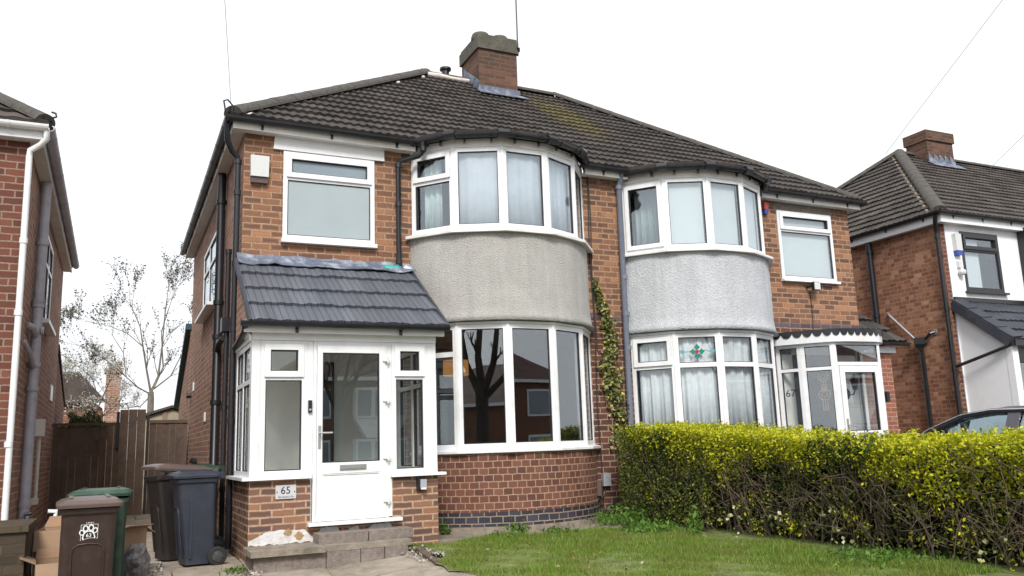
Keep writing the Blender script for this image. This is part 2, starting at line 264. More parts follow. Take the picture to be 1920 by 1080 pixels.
M['earth'] = plain('rough_ground', (.16, .14, .11), rough=1, vary=.3, scale=.8, bump=.4)
M['asphalt'] = plain('asphalt', (.05, .05, .052), rough=.9, vary=.2, scale=20, bump=.4)
M['paving'] = plain('worn_paving', (.30, .258, .21), rough=.95, vary=.3, scale=5, bump=.6, bscale=60, dirt=(.12, .10, .06), dscale=1.8, damt=.75)
M['turf'] = plain('lawn_thatch', (.12, .15, .04), rough=1, vary=.5, scale=7, bump=.6, bscale=50, dirt=(.15, .125, .055), dscale=2.5, damt=.6)
M['bark'] = plain('grey_green_bark', (.17, .155, .125), rough=.95, vary=.35, scale=20, bump=.5)
M['bark_dark'] = plain('dark_bark', (.04, .033, .028), rough=.95, vary=.35, scale=8, bump=.6, bscale=25)
M['twig'] = plain('hedge_twig', (.115, .085, .058), rough=.9, vary=.35, scale=15)
M['car_paint'] = plain('dark_plum_car_paint', (.055, .05, .068), rough=.18, vary=.03, spec=.7)
M['car_glass'] = glassmat('car_glass', tint=(.3, .36, .38), k=3.2, add=.22, refl=(.72, .9, .95))
M['chrome'] = plain('chrome', (.75, .76, .78), rough=.12, metal=1, vary=.02)
M['cable'] = plain('black_cable', (.02, .019, .018), rough=.6)
M['wire'] = plain('grey_wire', (.62, .62, .63), rough=.6)
M['alu'] = plain('aluminium', (.4, .41, .43), rough=.4, metal=.6)
M['poly'] = plain('torn_green_plastic', (.03, .33, .27), rough=.4, vary=.3)
M['poly_w'] = plain('dirty_white_plastic', (.6, .6, .6), rough=.4, vary=.25, scale=15)
M['stain_teal'] = plain('teal_stained_glass', (.01, .17, .12), rough=.15)
M['stain_blue'] = plain('pale_blue_stained_glass', (.10, .30, .36), rough=.15)
M['stain_red'] = plain('ruby_stained_glass', (.35, .01, .03), rough=.15)
M['plaster_white'] = plain('flaking_white_paint', (.60, .60, .60), rough=.9, vary=.12, scale=14, bump=.5, bscale=25, dirt=(.34, .27, .2), dscale=9, damt=.6)
M['ochre'] = plain('exposed_ochre_plaster', (.30, .2, .10), rough=.95, vary=.3, scale=15, bump=.5)
M['green_trim'] = plain('teal_painted_trim', (.02, .07, .08), rough=.5)
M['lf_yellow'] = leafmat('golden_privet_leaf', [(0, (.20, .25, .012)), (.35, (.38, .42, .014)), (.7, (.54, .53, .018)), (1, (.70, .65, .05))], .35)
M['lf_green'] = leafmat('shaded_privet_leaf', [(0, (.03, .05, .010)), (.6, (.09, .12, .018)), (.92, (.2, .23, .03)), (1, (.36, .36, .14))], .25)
M['lf_ivy'] = leafmat('ivy_leaf', [(0, (.055, .075, .02)), (.45, (.16, .19, .06)), (.8, (.36, .36, .16)), (1, (.5, .46, .06))], .2)
M['lf_vari'] = leafmat('variegated_leaf', [(0, (.1, .14, .03)), (.5, (.4, .4, .12)), (1, (.75, .74, .55))], .2)
M['lf_grass'] = leafmat('grass_blade', [(0, (.065, .14, .015)), (.5, (.15, .275, .03)), (.84, (.27, .37, .06)), (1, (.46, .41, .15))], .38, patch=(.185, .20, .05))
M['lf_weed'] = leafmat('weed_leaf', [(0, (.05, .12, .02)), (1, (.15, .26, .04))], .3)
M['lf_bud'] = leafmat('dark_leaf_bud', [(0, (.055, .048, .036)), (1, (.14, .125, .08))], .2)
M['lf_blossom'] = leafmat('white_blossom', [(0, (.42, .42, .37)), (1, (.7, .69, .64))], .3)
M['lf_conifer'] = leafmat('conifer_spray', [(0, (.03, .05, .015)), (1, (.11, .14, .04))], .15)
def emit(name, col, s):
    m, t, p, o = newmat(name); p.inputs['Base Color'].default_value = c4(col); p.inputs['Emission Color'].default_value = c4(col); p.inputs['Emission Strength'].default_value = s; return m
M['lampshade'] = emit('lit_amber_shade', (.7, .30, .07), .28)

# ---------------------------------------------------------------- mesh helpers
V3 = Vector
ORG = {}
class MB:
    def __init__(s): s.v = []; s.f = []; s.uv = []; s.mi = []; s.marks = []
    def face(s, pts, uv=None, m=0):
        i = len(s.v); s.v += [tuple(p) for p in pts]; s.f.append(tuple(range(i, i+len(pts)))); s.uv.append(uv); s.mi.append(m)
    def grid(s, rows, uvrows=None, m=0, close=False):
        n = len(rows[0]); b = len(s.v)
        for r in rows: s.v += [tuple(p) for p in r]
        for i in range(len(rows)-1):
            for j in range(n if close else n-1):
                k = (j+1) % n
                s.f.append((b+i*n+j, b+i*n+k, b+(i+1)*n+k, b+(i+1)*n+j)); s.mi.append(m)
                s.uv.append([uvrows[i][j], uvrows[i][k], uvrows[i+1][k], uvrows[i+1][j]] if uvrows else None)
    def obox(s, O, U, Nn, u0, u1, v0, v1, n0, n1, m=0, Z=(0, 0, 1)):
        s.marks.append(len(s.f))
        O = V3(O); U = V3(U); Nn = V3(Nn); Z = V3(Z)
        P = lambda u, v, n: O+U*u+Z*v+Nn*n
        a = [P(u0, v0, n1), P(u1, v0, n1), P(u1, v1, n1), P(u0, v1, n1), P(u0, v0, n0), P(u1, v0, n0), P(u1, v1, n0), P(u0, v1, n0)]
        for q in ((0, 1, 2, 3), (5, 4, 7, 6), (4, 0, 3, 7), (1, 5, 6, 2), (3, 2, 6, 7), (4, 5, 1, 0)): s.face([a[k] for k in q], m=m)
    def box(s, x0, x1, y0, y1, z0, z1, m=0): s.obox((0, 0, 0), (1, 0, 0), (0, -1, 0), x0, x1, z0, z1, -y1, -y0, m)
    def tube(s, pts, r, n=8, m=0, cap=True, flat=1.0):
        s.marks.append(len(s.f)); pts = [V3(p) for p in pts]; k = len(pts); rs = r if isinstance(r, (list, tuple)) else [r]*k
        rows = []; prev = None
        for i, p in enumerate(pts):
            d = (pts[min(i+1, k-1)]-pts[max(i-1, 0)])
            if d.length < 1e-9: d = V3((0, 0, 1))
            d.normalize()
            if prev is None:
                a = V3((0, 0, 1)) if abs(d.z) < .9 else V3((1, 0, 0)); x = d.cross(a).normalized()
            else:
                x = prev - d*prev.dot(d)
                x = x.normalized() if x.length > 1e-6 else d.orthogonal().normalized()
            y = d.cross(x); prev = x
            rows.append([p+(x*math.cos(2*math.pi*j/n)+y*math.sin(2*math.pi*j/n)*flat)*rs[i] for j in range(n)])
        s.grid(rows, m=m, close=True)
        if cap:
            s.face(rows[0][::-1], m=m); s.face(rows[-1], m=m)
    def poly(s, pts, Nn, t, m=0):      # extruded polygon: pts in order, thickness t along Nn
        s.marks.append(len(s.f))
        Nn = V3(Nn)*t; a = [V3(p) for p in pts]; b = [p+Nn for p in a]; k = len(a)
        s.face(b, m=m); s.face(a[::-1], m=m)
        for i in range(k): s.face([a[i], a[(i+1) % k], b[(i+1) % k], b[i]], m=m)
    def lathe(s, c, prof, n=16, m=0):
        c = V3(c); rows = [[c+V3((r*math.cos(2*math.pi*j/n), r*math.sin(2*math.pi*j/n), z)) for j in range(n)] for r, z in prof]
        s.grid(rows, m=m, close=True); s.face(rows[0][::-1], m=m); s.face(rows[-1], m=m)
    def build_each(s, name, mat, parent=None, **k):      # every box or slab as a part of its own
        ends = s.marks[1:]+[len(s.f)]
        for a, b in zip(s.marks, ends):
            q = MB()
            for i in range(a, b): q.face([s.v[j] for j in s.f[i]], s.uv[i], s.mi[i])
            q.build(name, mat, parent, **k)
    def build(s, name, mat, parent=None, smooth=False, bevel=0, seg=2):
        me = bpy.data.meshes.new(name); org = ORG.get(parent.name, V3((0, 0, 0))) if parent else V3((0, 0, 0))
        me.from_pydata([tuple(V3(p)-org) for p in s.v], [], s.f)
        lay = me.uv_layers.new(name='UVMap'); dat = np.zeros((len(me.loops), 2))
        vs = s.v; k = 0
        for f, uv in zip(s.f, s.uv):
            if uv is None:
                p = [np.array(vs[i]) for i in f]; nn = np.cross(p[1]-p[0], p[-1]-p[0]) if len(p) > 2 else np.array([0, 0, 1.])
                l = np.linalg.norm(nn); nn = nn/l if l > 1e-12 else np.array([0, 0, 1.])
                if abs(nn[2]) > .8:
                    for q in p: dat[k] = (q[0], q[1]); k += 1
                else:
                    h = math.hypot(nn[0], nn[1]); tx, ty = -nn[1]/h, nn[0]/h
                    for q in p: dat[k] = (q[0]*tx+q[1]*ty, q[2]); k += 1
            else:
                for q in uv: dat[k] = q; k += 1
        lay.data.foreach_set('uv', dat.ravel())
        mats = mat if isinstance(mat, (list, tuple)) else [mat]
        for mm in mats: me.materials.append(mm)
        if any(s.mi): me.polygons.foreach_set('material_index', s.mi)
        if smooth: me.polygons.foreach_set('use_smooth', [True]*len(me.polygons))
        me.update()
        o = bpy.data.objects.new(name, me); COL.objects.link(o)
        if parent: o.parent = parent; ORG[o.name] = org
        if bevel:
            md = o.modifiers.new('bevel', 'BEVEL'); md.width = bevel; md.segments = seg; md.limit_method = 'ANGLE'; md.angle_limit = R_(35)
        if smooth or bevel:
            pass
        return o
def tag(o, label=None, cat=None, group=None, kind=None):
    if label: o['label'] = label
    if cat: o['category'] = cat
    if group: o['group'] = group
    if kind: o['kind'] = kind
    return o
def thing(name, label, cat, loc=(0, 0, 0), rotz=0, group=None, local=False):
    o = bpy.data.objects.new(name, None); COL.objects.link(o); o.location = loc; o.rotation_euler = (0, 0, rotz); o.empty_display_size = .2
    ORG[o.name] = V3((0, 0, 0)) if local else V3(loc)
    return tag(o, label, cat, group)
def nmesh(name, verts, faces, mat, parent=None, kind=None):   # bulk mesh from numpy arrays (same number of corners per face)
    me = bpy.data.meshes.new(name); nv, nf, c = len(verts), len(faces), faces.shape[1]
    org = np.array(ORG.get(parent.name, V3((0, 0, 0)))) if parent else np.zeros(3)
    me.vertices.add(nv); me.vertices.foreach_set('co', (verts-org).astype(np.float32).ravel())
    me.loops.add(nf*c); me.loops.foreach_set('vertex_index', faces.astype(np.int32).ravel())
    me.polygons.add(nf); me.polygons.foreach_set('loop_start', np.arange(0, nf*c, c, dtype=np.int32))
    try: me.polygons.foreach_set('loop_total', np.full(nf, c, dtype=np.int32))
    except Exception: pass
    me.materials.append(mat); me.update(calc_edges=True)
    o = bpy.data.objects.new(name, me); COL.objects.link(o)
    if parent: o.parent = parent; ORG[o.name] = V3(org)
    if kind: o['kind'] = kind
    return o
def leaves(name, C, size, mat, parent=None, up=None, aspect=.55, kind=None, jit=.35):
    """C: N x 3 leaf positions; each leaf a folded rhombus (two triangles) with its own random turn"""
    n = len(C); sz = size*(1+jit*(rng.random(n)*2-1))
    a = rng.normal(size=(n, 3))
    if up is not None: a = a*.6+np.array(up)
    a /= np.linalg.norm(a, axis=1)[:, None]
    b = np.cross(a, rng.normal(size=(n, 3))); b /= np.linalg.norm(b, axis=1)[:, None]+1e-9
    nn = np.cross(a, b)
    P0 = C-a*sz[:, None]*.5; P2 = C+a*sz[:, None]*.5
    P1 = C+b*(sz*aspect*.5)[:, None]+nn*(sz*.12)[:, None]; P3 = C-b*(sz*aspect*.5)[:, None]+nn*(sz*.12)[:, None]
    vv = np.stack([P0, P1, P2, P3], 1).reshape(-1, 3); i = np.arange(n)*4
    ff = np.concatenate([np.stack([i, i+1, i+2], 1), np.stack([i, i+2, i+3], 1)])
    return nmesh(name, vv, ff, mat, parent, kind)
def text(name, s, size, mat, loc, rot, parent=None, depth=.002, align='CENTER', xs=1.0):
    cu = bpy.data.curves.new(name, 'FONT'); cu.body = s; cu.size = size; cu.align_x = align; cu.align_y = 'CENTER'; cu.extrude = depth; cu.resolution_u = 3
    tmp = bpy.data.objects.new('tmp', cu); COL.objects.link(tmp)
    dg = bpy.context.evaluated_depsgraph_get(); me = bpy.data.meshes.new_from_object(tmp.evaluated_get(dg)); bpy.data.objects.remove(tmp)
    me.name = name; me.materials.clear(); me.materials.append(mat)
    me.transform(Matrix.Translation(V3(loc)) @ rot.to_matrix().to_4x4() @ Matrix.Diagonal((xs, 1, 1, 1)))
    org = ORG.get(parent.name, V3((0, 0, 0))) if parent else V3((0, 0, 0)); me.transform(Matrix.Translation(-org))
    o = bpy.data.objects.new(name, me); COL.objects.link(o)
    if parent: o.parent = parent; ORG[o.name] = org
    return o
from mathutils import Euler
FRONT = Euler((math.pi/2, 0, 0))       # text standing up, read from -Y

def wall(mb, O, U, L, z0, z1, holes=(), th=.12, m=0, zt=None):
    """wall panel from O along U (length L); N points out = U x Z; holes (u0,u1,v0,v1); zt: top z as function of u"""
    O = V3((O[0], O[1], 0)); U = V3((U[0], U[1], 0)); Nn = V3((U.y, -U.x, 0))
    us = sorted({0, L, *[h[0] for h in holes], *[h[1] for h in holes]}); vs = sorted({z0, z1, *[h[2] for h in holes], *[h[3] for h in holes]})
    P = lambda u, v, n=0: O+U*u+V3((0, 0, (zt(u) if (zt and v == z1) else v)))+Nn*n
    for a, b in zip(us, us[1:]):
        for c, d in zip(vs, vs[1:]):
            if any(h[0] <= a and h[1] >= b and h[2] <= c and h[3] >= d for h in holes): continue
            mb.face([P(a, c), P(b, c), P(b, d), P(a, d)], [(a, c), (b, c), (b, d), (a, d)], m)
            mb.face([P(b, c, -th), P(a, c, -th), P(a, d, -th), P(b, d, -th)], None, m)
    for (a, b, c, d) in holes:
        mb.face([P(a, c), P(a, c, -th), P(a, d, -th), P(a, d)], None, m); mb.face([P(b, c, -th), P(b, c), P(b, d), P(b, d, -th)], None, m)
        mb.face([P(a, d), P(a, d, -th), P(b, d, -th), P(b, d)], None, m); mb.face([P(a, c, -th), P(a, c), P(b, c), P(b, c, -th)], None, m)

def window(parent, name, O, U, W, H, splits=(), usplits=(), sash=(), fb=.055, dep=.07, mat=None, panes=None, sill=None, label=None, tb=.05, sub=True, sillmat=None):
    """frame lying on plane through O (lower-left of outer frame). cells numbered row-major from the bottom"""
    mat = mat or M['pvc']; U = V3(U).normalized(); Nn = V3((U.y, -U.x, 0)); fr = MB()
    fr.obox(O, U, Nn, 0, fb, 0, H, -dep, 0); fr.obox(O, U, Nn, W-fb, W, 0, H, -dep, 0)
    fr.obox(O, U, Nn, fb, W-fb, 0, fb, -dep, 0); fr.obox(O, U, Nn, fb, W-fb, H-fb, H, -dep, 0)
    vs = [fb]+[x for s_ in splits for x in (s_-tb/2, s_+tb/2)]+[H-fb]; us = [fb]+[x for s_ in usplits for x in (s_-tb/2, s_+tb/2)]+[W-fb]
    for s_ in splits: fr.obox(O, U, Nn, fb, W-fb, s_-tb/2, s_+tb/2, -dep+.004, -.003)
    for s_ in usplits:
        for k in range(0, len(vs), 2): fr.obox(O, U, Nn, s_-tb/2, s_+tb/2, vs[k], vs[k+1], -dep+.004, -.003)
    rects = []
    sm = MB(); idx = 0; gk = .011
    for k in range(0, len(vs), 2):
        for j in range(0, len(us), 2):
            a, b, c, d = us[j], us[j+1], vs[k], vs[k+1]
            if idx in sash:
                s_ = .045; e = .016
                sm.obox(O, U, Nn, a-e, a+s_, c-e, d+e, .001, .024); sm.obox(O, U, Nn, b-s_, b+e, c-e, d+e, .001, .024)
                sm.obox(O, U, Nn, a+s_, b-s_, c-e, c+s_, .001, .024); sm.obox(O, U, Nn, a+s_, b-s_, d-s_, d+e, .001, .024)
                a, b, c, d = a+s_, b-s_, c+s_, d-s_
                n1 = .006
            else: n1 = -.012
            for q in ((a, a+gk, c, d), (b-gk, b, c, d), (a+gk, b-gk, c, c+gk), (a+gk, b-gk, d-gk, d)): fr.obox(O, U, Nn, q[0], q[1], q[2], q[3], -.05, n1, m=1)
            rects.append((a+gk, b-gk, c+gk, d-gk)); idx += 1
    wo = fr.build(name, [mat, M['gasket']], parent)
    if sm.v: sm.build('opening_sash', mat, wo if sub else parent)
    if label: wo['label'] = label
    for i, (a, b, c, d) in enumerate(rects):
        g = MB(); g.obox(O, U, Nn, a-.004, b+.004, c-.004, d+.004, -.03, -.022)
        pm = (panes or {}).get(i, (panes or {}).get('*', M['glass'])); g.build('pane', pm, wo if sub else parent)
    if sill:
        sb = MB(); e, ht, pr = sill; sb.obox(O, U, Nn, -e, W+e, -ht, -.002, -.05, pr); sb.build('sill', sillmat or mat, wo if sub else parent, bevel=.006)
    return wo

def tiles(mb, F, vlen, ulo, uhi, course, roll, amp, thick=.022, stag=True, res=5, shape='sin', m=0, u_off=0):
    """F(u,v,h) -> point; courses of rolled tiles, v=0 at the eave. ulo/uhi(v) clip each course (hips)"""
    n = int(math.ceil(vlen/course)); ua = min(ulo(0), ulo(vlen)); ub = max(uhi(0), uhi(vlen))
    for i in range(n):
        v0 = i*course; v1 = min(vlen, v0+course*1.06); l0, h0, l1, h1 = ulo(v0), uhi(v0), ulo(v1), uhi(v1)
        if h0-l0 < .02: continue
        st = roll*.5 if (stag and i % 2) else 0
        k0 = math.floor((min(l0, l1)-st)/roll)-1; k1 = math.ceil((max(h0, h1)-st)/roll)+1
        uu = [st+roll*(k0+q/res) for q in range((k1-k0)*res+1)]
        uu = [u for u in uu if min(l0, l1)-.001 < u < max(h0, h1)+.001]; uu = [min(l0, l1)]+uu+[max(h0, h1)]
        jit = {}
        def prof(u):
            ph = ((u-st)/roll) % 1
            if shape == 'sin': return amp*(.5+.5*math.cos(2*math.pi*ph))
            return amp*max(0, 1-abs(ph-.5)/.22)**.7
        dz = thick*random.uniform(.92, 1.08)
        bot = []; low = []; top = []; ub_ = []; ut_ = []
        for u in uu:
            tile = int(math.floor((u-st)/roll)); j = jit.setdefault(tile, random.uniform(-.0035, .0035))
            a = min(max(u, l0), h0); b = min(max(u, l1), h1)
            p = prof(u); sl = j*2
            bot.append(F(a, v0+sl, dz+p+j)); low.append(F(a, v0+sl, -.012+p*.55)); top.append(F(b, v1, p*.9-.003))
            ub_.append((a+u_off, v0+course*.1)); ut_.append((b+u_off, v0+course*.9))
        mb.grid([low, bot, top], [ub_, ub_, ut_], m=m)
def ridge_run(mb, A, B, r, seg=.42, m=0, flat=.8):
    A = V3(A); B = V3(B); n = max(1, int((B-A).length/seg)); d = (B-A)/n
    s = d.cross(V3((0, 0, 1))).normalized(); up = s.cross(d).normalized()
    for i in range(n):
        a = A+d*i; b = A+d*(i+1.03); ra = r*random.uniform(1.0, 1.04); rb = r*.985
        rows = []
        for p, q in ((a, ra), (b, rb)):
            rows.append([p+s*q*math.cos(t)+up*q*flat*math.sin(t)-up*.02 for t in [math.pi*k/10 for k in range(11)]])
        mb.grid(rows, m=m); mb.face(rows[0][::-1], m=m)
def gutter(parent, pts, r=.055, mat=None, br=None, step=.9, name='gutter'):
    """half-round gutter along pts with brackets dropping onto the fascia"""
    mat = mat or M['black_pvc']; mb = MB(); pts = [V3(p) for p in pts]
    k = len(pts); rows = []
    for i, p in enumerate(pts):
        d = (pts[min(i+1, k-1)]-pts[max(i-1, 0)]).normalized(); s = d.cross(V3((0, 0, 1))).normalized()
        outer = [p+s*r*math.cos(t)+V3((0, 0, -r*math.sin(t)*1.0)) for t in [math.pi*q/8 for q in range(9)]]
        inner = [p+s*(r-.008)*math.cos(t)+V3((0, 0, -(r-.008)*math.sin(t))) for t in [math.pi*q/8 for q in range(8, -1, -1)]]
        rows.append(outer+inner)
    mb.grid(rows, close=True); mb.face(rows[0][::-1]); mb.face(rows[-1])
    if br is not None:
        for a, b in zip(pts, pts[1:]):
            n = max(1, int((b-a).length/step))
            for q in range(n):
                c = a+(b-a)*((q+.5)/n); d = (b-a).normalized(); s = d.cross(V3((0, 0, 1))).normalized()*br
                ring = [c+s*(r+.008)*math.cos(t)-V3((0, 0, (r+.008)*math.sin(t))) for t in [math.pi*q2/6 for q2 in range(7)]]
                ring2 = [x+d*.028 for x in ring]; mb.grid([ring, ring2])
                # s points to the open side; tail goes down the fascia on the other
                e = c-s*(r+.0)-V3((0, 0, .03)); mb.obox(e, d, -s, 0, .03, -.075, .03, -.012, .016)
    return mb.build(name, mat, parent)
def pipe(mb, pts, r, n=10, rings=(), rr=1.25):
    mb.tube(pts, r, n)
    for p, d in rings:
        p = V3(p); d = V3(d); mb.tube([p-d*.03, p+d*.03], r*rr, n)

# ---------------------------------------------------------------- ground
def sstep(a, b, x):
    t = min(1, max(0, (x-a)/(b-a))); return t*t*(3-2*t)
def G(x, y):
    yy = max(y, -8.0)
    left = -.08+.085*min(0, yy+1.2); right = -.035+.006*min(0, yy+1.4); t = sstep(1.9, 3.3, x)
    z = left*(1-t)+right*t
    back = sstep(1.5, 6.5, y)*(1-t)*.065
    return z+back
def struct(o): o['kind'] = 'structure'; return o
def sheet(name, mat, xs, ys, dz, noise=0.0, edge=None):
    mb = MB(); rows = []
    for y in ys:
        rows.append([V3((x, y, G(x, y)+dz+(random.uniform(-noise, noise) if noise else 0))) for x in xs])
    mb.grid(rows); return struct(mb.build(name, mat, smooth=True))
def fr(a, b, n): return [a+(b-a)*i/n for i in range(n+1)]
gx = [-400, -120, -50, -25, -14]+fr(-9, 26, 70)+[34, 50, 90, 200, 400]; gy = [-400, -150, -60, -30, -16]+fr(-10, 14, 48)+[18, 26, 40, 70, 140, 300, 500]
sheet('ground', M['earth'], gx, gy, -.03)
sheet('road', M['asphalt'], [-200, -60, -20, 0, 20, 60, 200], [-21.5, -15.2], .03)
sheet('pavement', M['paving'], [-200, -60, -20, 0, 20, 60, 200], [-15.1, -11.6], .06)
sheet('driveway', M['asphalt'], fr(6.9, 17, 20), fr(-10.5, -.9, 20), .008)

# lawn: an uneven edged sheet
def lawn():
    mb = MB(); nx, ny = 40, 46; rows = []
    for j in range(ny+1):
        y0 = -1.42; y = -7.5+(y0+7.5)*j/ny; r = []
        for i in range(nx+1):
            xl = 2.98+.05*math.sin(y*5)+.03*math.sin(y*13)+(-.12 if y < -2.4 else 0); x = xl+(6.9-xl)*i/nx
            yy = y+(.10*math.sin(x*2.3)+.05*math.sin(x*7))*(j/ny)**6 - .22*max(0, (5.0-abs(x-4.9)-3.2))*0*(j/ny)
            r.append(V3((x, yy, G(x, yy)+.018+random.uniform(-.006, .006))))
        rows.append(r)
    mb.grid(rows); return struct(mb.build('lawn', M['turf'], smooth=True))
lawn()
sheet('path', M['stone'], fr(3.33, 6.9, 26), fr(-1.6, -.02, 10), .004, .004)

# paving slabs to the left of the lawn, cracked joints between them
def paving():
    mb = MB(); y = -8.0; xs0 = [-.95, -.2, .62, 1.3, 2.05, 2.93]
    while y < -1.25:
        h = random.choice([.62, .75, .9]); off = random.uniform(-.12, .12)
        for a, b in zip(xs0, xs0[1:]):
            a2 = a+(off if a > -.9 else 0)+.008; b2 = b+(off if b < 2.9 else 0)-.008; t = random.uniform(-.008, .008)
            q = [(a2, y+.008), (b2, y+.008), (b2, y+h-.008), (a2, y+h-.008)]
            top = [V3((x, yy, G(x, yy)+.006+t+random.uniform(-.006, .006))) for x, yy in q]; bot = [p-V3((0, 0, .05)) for p in top]
            mb.face(top); 
            for i in range(4): mb.face([bot[i], bot[(i+1) % 4], top[(i+1) % 4], top[i]])
        y += h
    y = -1.22
    while y < 7.0:
        h = random.uniform(.7, 1.0); a, b = -.98, 1.24
        mid = random.uniform(-.1, .5)
        for a2, b2 in ((a, mid-.01), (mid+.01, b)):
            t = random.uniform(-.01, .01)
            top = [V3((x, yy, G(x, yy)+.006+t)) for x, yy in ((a2, y+.01), (b2, y+.01), (b2, y+h-.01), (a2, y+h-.01))]; bot = [p-V3((0, 0, .07)) for p in top]
            mb.face(top)
            for i in range(4): mb.face([bot[i], bot[(i+1) % 4], top[(i+1) % 4], top[i]])
        y += h
    return struct(mb.build('paving', M['paving'], bevel=.004))
paving()

# ---------------------------------------------------------------- the semi-detached pair
TZ = lambda x: -.012*(x-1.2)
PX = 6.45                                                       # party wall
CA, SA = math.cos(math.atan(.737)), math.sin(math.atan(.737)); VL = 3.88/CA
ZE = 5.11
def roof_front(u, v, h, x0=0): return V3((u, -.2+v*CA-h*SA, ZE+v*SA+h*CA+TZ(u)))
def roof_left(u, v, h): x = 1.1+v*CA-h*SA; return V3((x, u, ZE+v*SA+h*CA+TZ(x)))
def roof_right(u, v, h): x = 11.65-v*CA+h*SA; return V3((x, u, ZE+v*SA+h*CA+TZ(x)))

class Bay:
    def __init__(s, xc): s.xc = xc; s.R = 1.487; s.cy = -.82+1.487; s.th = [R_(a) for a in (-63.4, -38.04, -12.68, 12.68, 38.04, 63.4)]
    def P(s, t, r, z): return V3((s.xc+r*math.sin(t), s.cy-r*math.cos(t), z))
    def arc(s, r, z, n=40, lim=63.4): return [s.P(R_(-lim+2*lim*i/n), r, z) for i in range(n+1)]
    def pl(s, r, z): return [s.P(t, r, z) for t in s.th]
    def ring(s, mb, prof, poly=True, n=40, uvs=False, m=0, lim=63.4):
        """sweep a closed (r,z) profile round the bay"""
        rows = [(s.pl(r, z) if poly else s.arc(r, z, n, lim)) for r, z in prof]; uvr = None
        if uvs: uvr = [[(s.R*R_(-63.4+126.8*i/n)+s.xc, z) for i in range(n+1)] for r, z in prof]
        mb.grid(rows+[rows[0]], (uvr+[uvr[0]]) if uvr else None, m=m)
def bay_windows(parent, bay, z0, z1, name, transom=(), sash=(), panes=None, label=None):
    """five facets framed edge to edge; posts cover the mitres"""
    fr_ = MB(); H = z1-z0; top = bay.pl(bay.R, z0); cells = []; sashmb = MB()
    for i in range(5):
        a, b = top[i], top[i+1]; U = (b-a).normalized(); W = (b-a).length; Nn = V3((U.y, -U.x, 0)); f = .058; pw = .05
        fr_.obox(a, U, Nn, pw, W-pw, 0, f, -.07, -.004); fr_.obox(a, U, Nn, pw, W-pw, H-f, H, -.07, -.004)
        fr_.obox(a, U, Nn, .004, pw+.012, 0, H, -.07, -.001); fr_.obox(a, U, Nn, W-pw-.012, W-.004, 0, H, -.07, -.001)
        vs = [f]
        tr = transom if not isinstance(transom, dict) else transom.get(i, ())
        for t in tr: fr_.obox(a, U, Nn, pw+.012, W-pw-.012, t-.032, t+.032, -.068, -.006); vs += [t-.032, t+.032]
        vs.append(H-f)
        for k in range(0, len(vs), 2):
            c, d, u0, u1 = vs[k], vs[k+1], pw+.012, W-pw-.012; key = (i, k//2); n1 = -.014
            if key in sash:
                s_ = .042; e = .02
                for q in ((u0-e, u0+s_, c-e, d+e), (u1-s_, u1+e, c-e, d+e), (u0+s_, u1-s_, c-e, c+s_), (u0+s_, u1-s_, d-s_, d+e)): sashmb.obox(a, U, Nn, *q, .001, .022)
                u0 += s_; u1 -= s_; c += s_; d -= s_; n1 = .006
            gk = .010
            for q in ((u0, u0+gk, c, d), (u1-gk, u1, c, d), (u0+gk, u1-gk, c, c+gk), (u0+gk, u1-gk, d-gk, d)): fr_.obox(a, U, Nn, *q, -.05, n1, m=1)
            cells.append((key, a, U, Nn, u0+gk, u1-gk, c+gk, d-gk))
    for i, t in enumerate(bay.th):     # corner posts
        if 0 < i < 5:
            p = bay.P(t, bay.R+.004, z0); rad = V3((math.sin(t), -math.cos(t), 0)); tan = V3((math.cos(t), math.sin(t), 0))
            fr_.obox(p, tan, rad, -.017, .017, 0, H, -.03, .002)
    wo = fr_.build(name, [M['pvc'], M['gasket']], parent)
    if label: wo['label'] = label
    if sashmb.v: sashmb.build('opening_sash', M['pvc'], wo)
    for key, a, U, Nn, u0, u1, c, d in cells:
        g = MB(); g.obox(a, U, Nn, u0-.003, u1+.003, c-.003, d+.003, -.034, -.026)
        g.build('pane', (panes or {}).get(key, (panes or {}).get('*', M['glass'])), wo)
    return wo
def curtain(name, pts_fn, z0, z1, n, amp, mat, label, group=None, cat='curtain', waves=9):
    """hanging cloth: pts_fn(s)->(point,normal), s 0..1"""
    root = MB(); rows = []
    ph = random.uniform(0, 6)
    for zz, k in ((z0, 1.25), ((z0+z1)/2, 1.0), (z1-.12, .8), (z1, .7)):
        r = []
        for i in range(n+1):
            s_ = i/n; p, nn = pts_fn(s_); o = amp*k*(math.sin(s_*waves*6.283+ph)+.45*math.sin(s_*waves*2.7*6.283+1.3+zz))
            q = p+nn*o; r.append(V3((q.x, q.y, zz)))
        rows.append(r)
    root.grid(rows); o = root.build(name, mat, smooth=True)
    md = o.modifiers.new('cloth', 'SOLIDIFY'); md.thickness = .004
    return tag(o, label, cat, group)

h65 = thing('semi_detached_house', 'left half of the brick pair, with white front porch and beige pebbledash bay', 'house', (1.31, 0, 0))
h67 = thing('semi_detached_house', 'right half of the brick pair, with pale blue grey bay and bowed white porch', 'house', (11.47, 0, 0))
B65, B67 = Bay(4.816), Bay(8.162)
DEP = 7.4
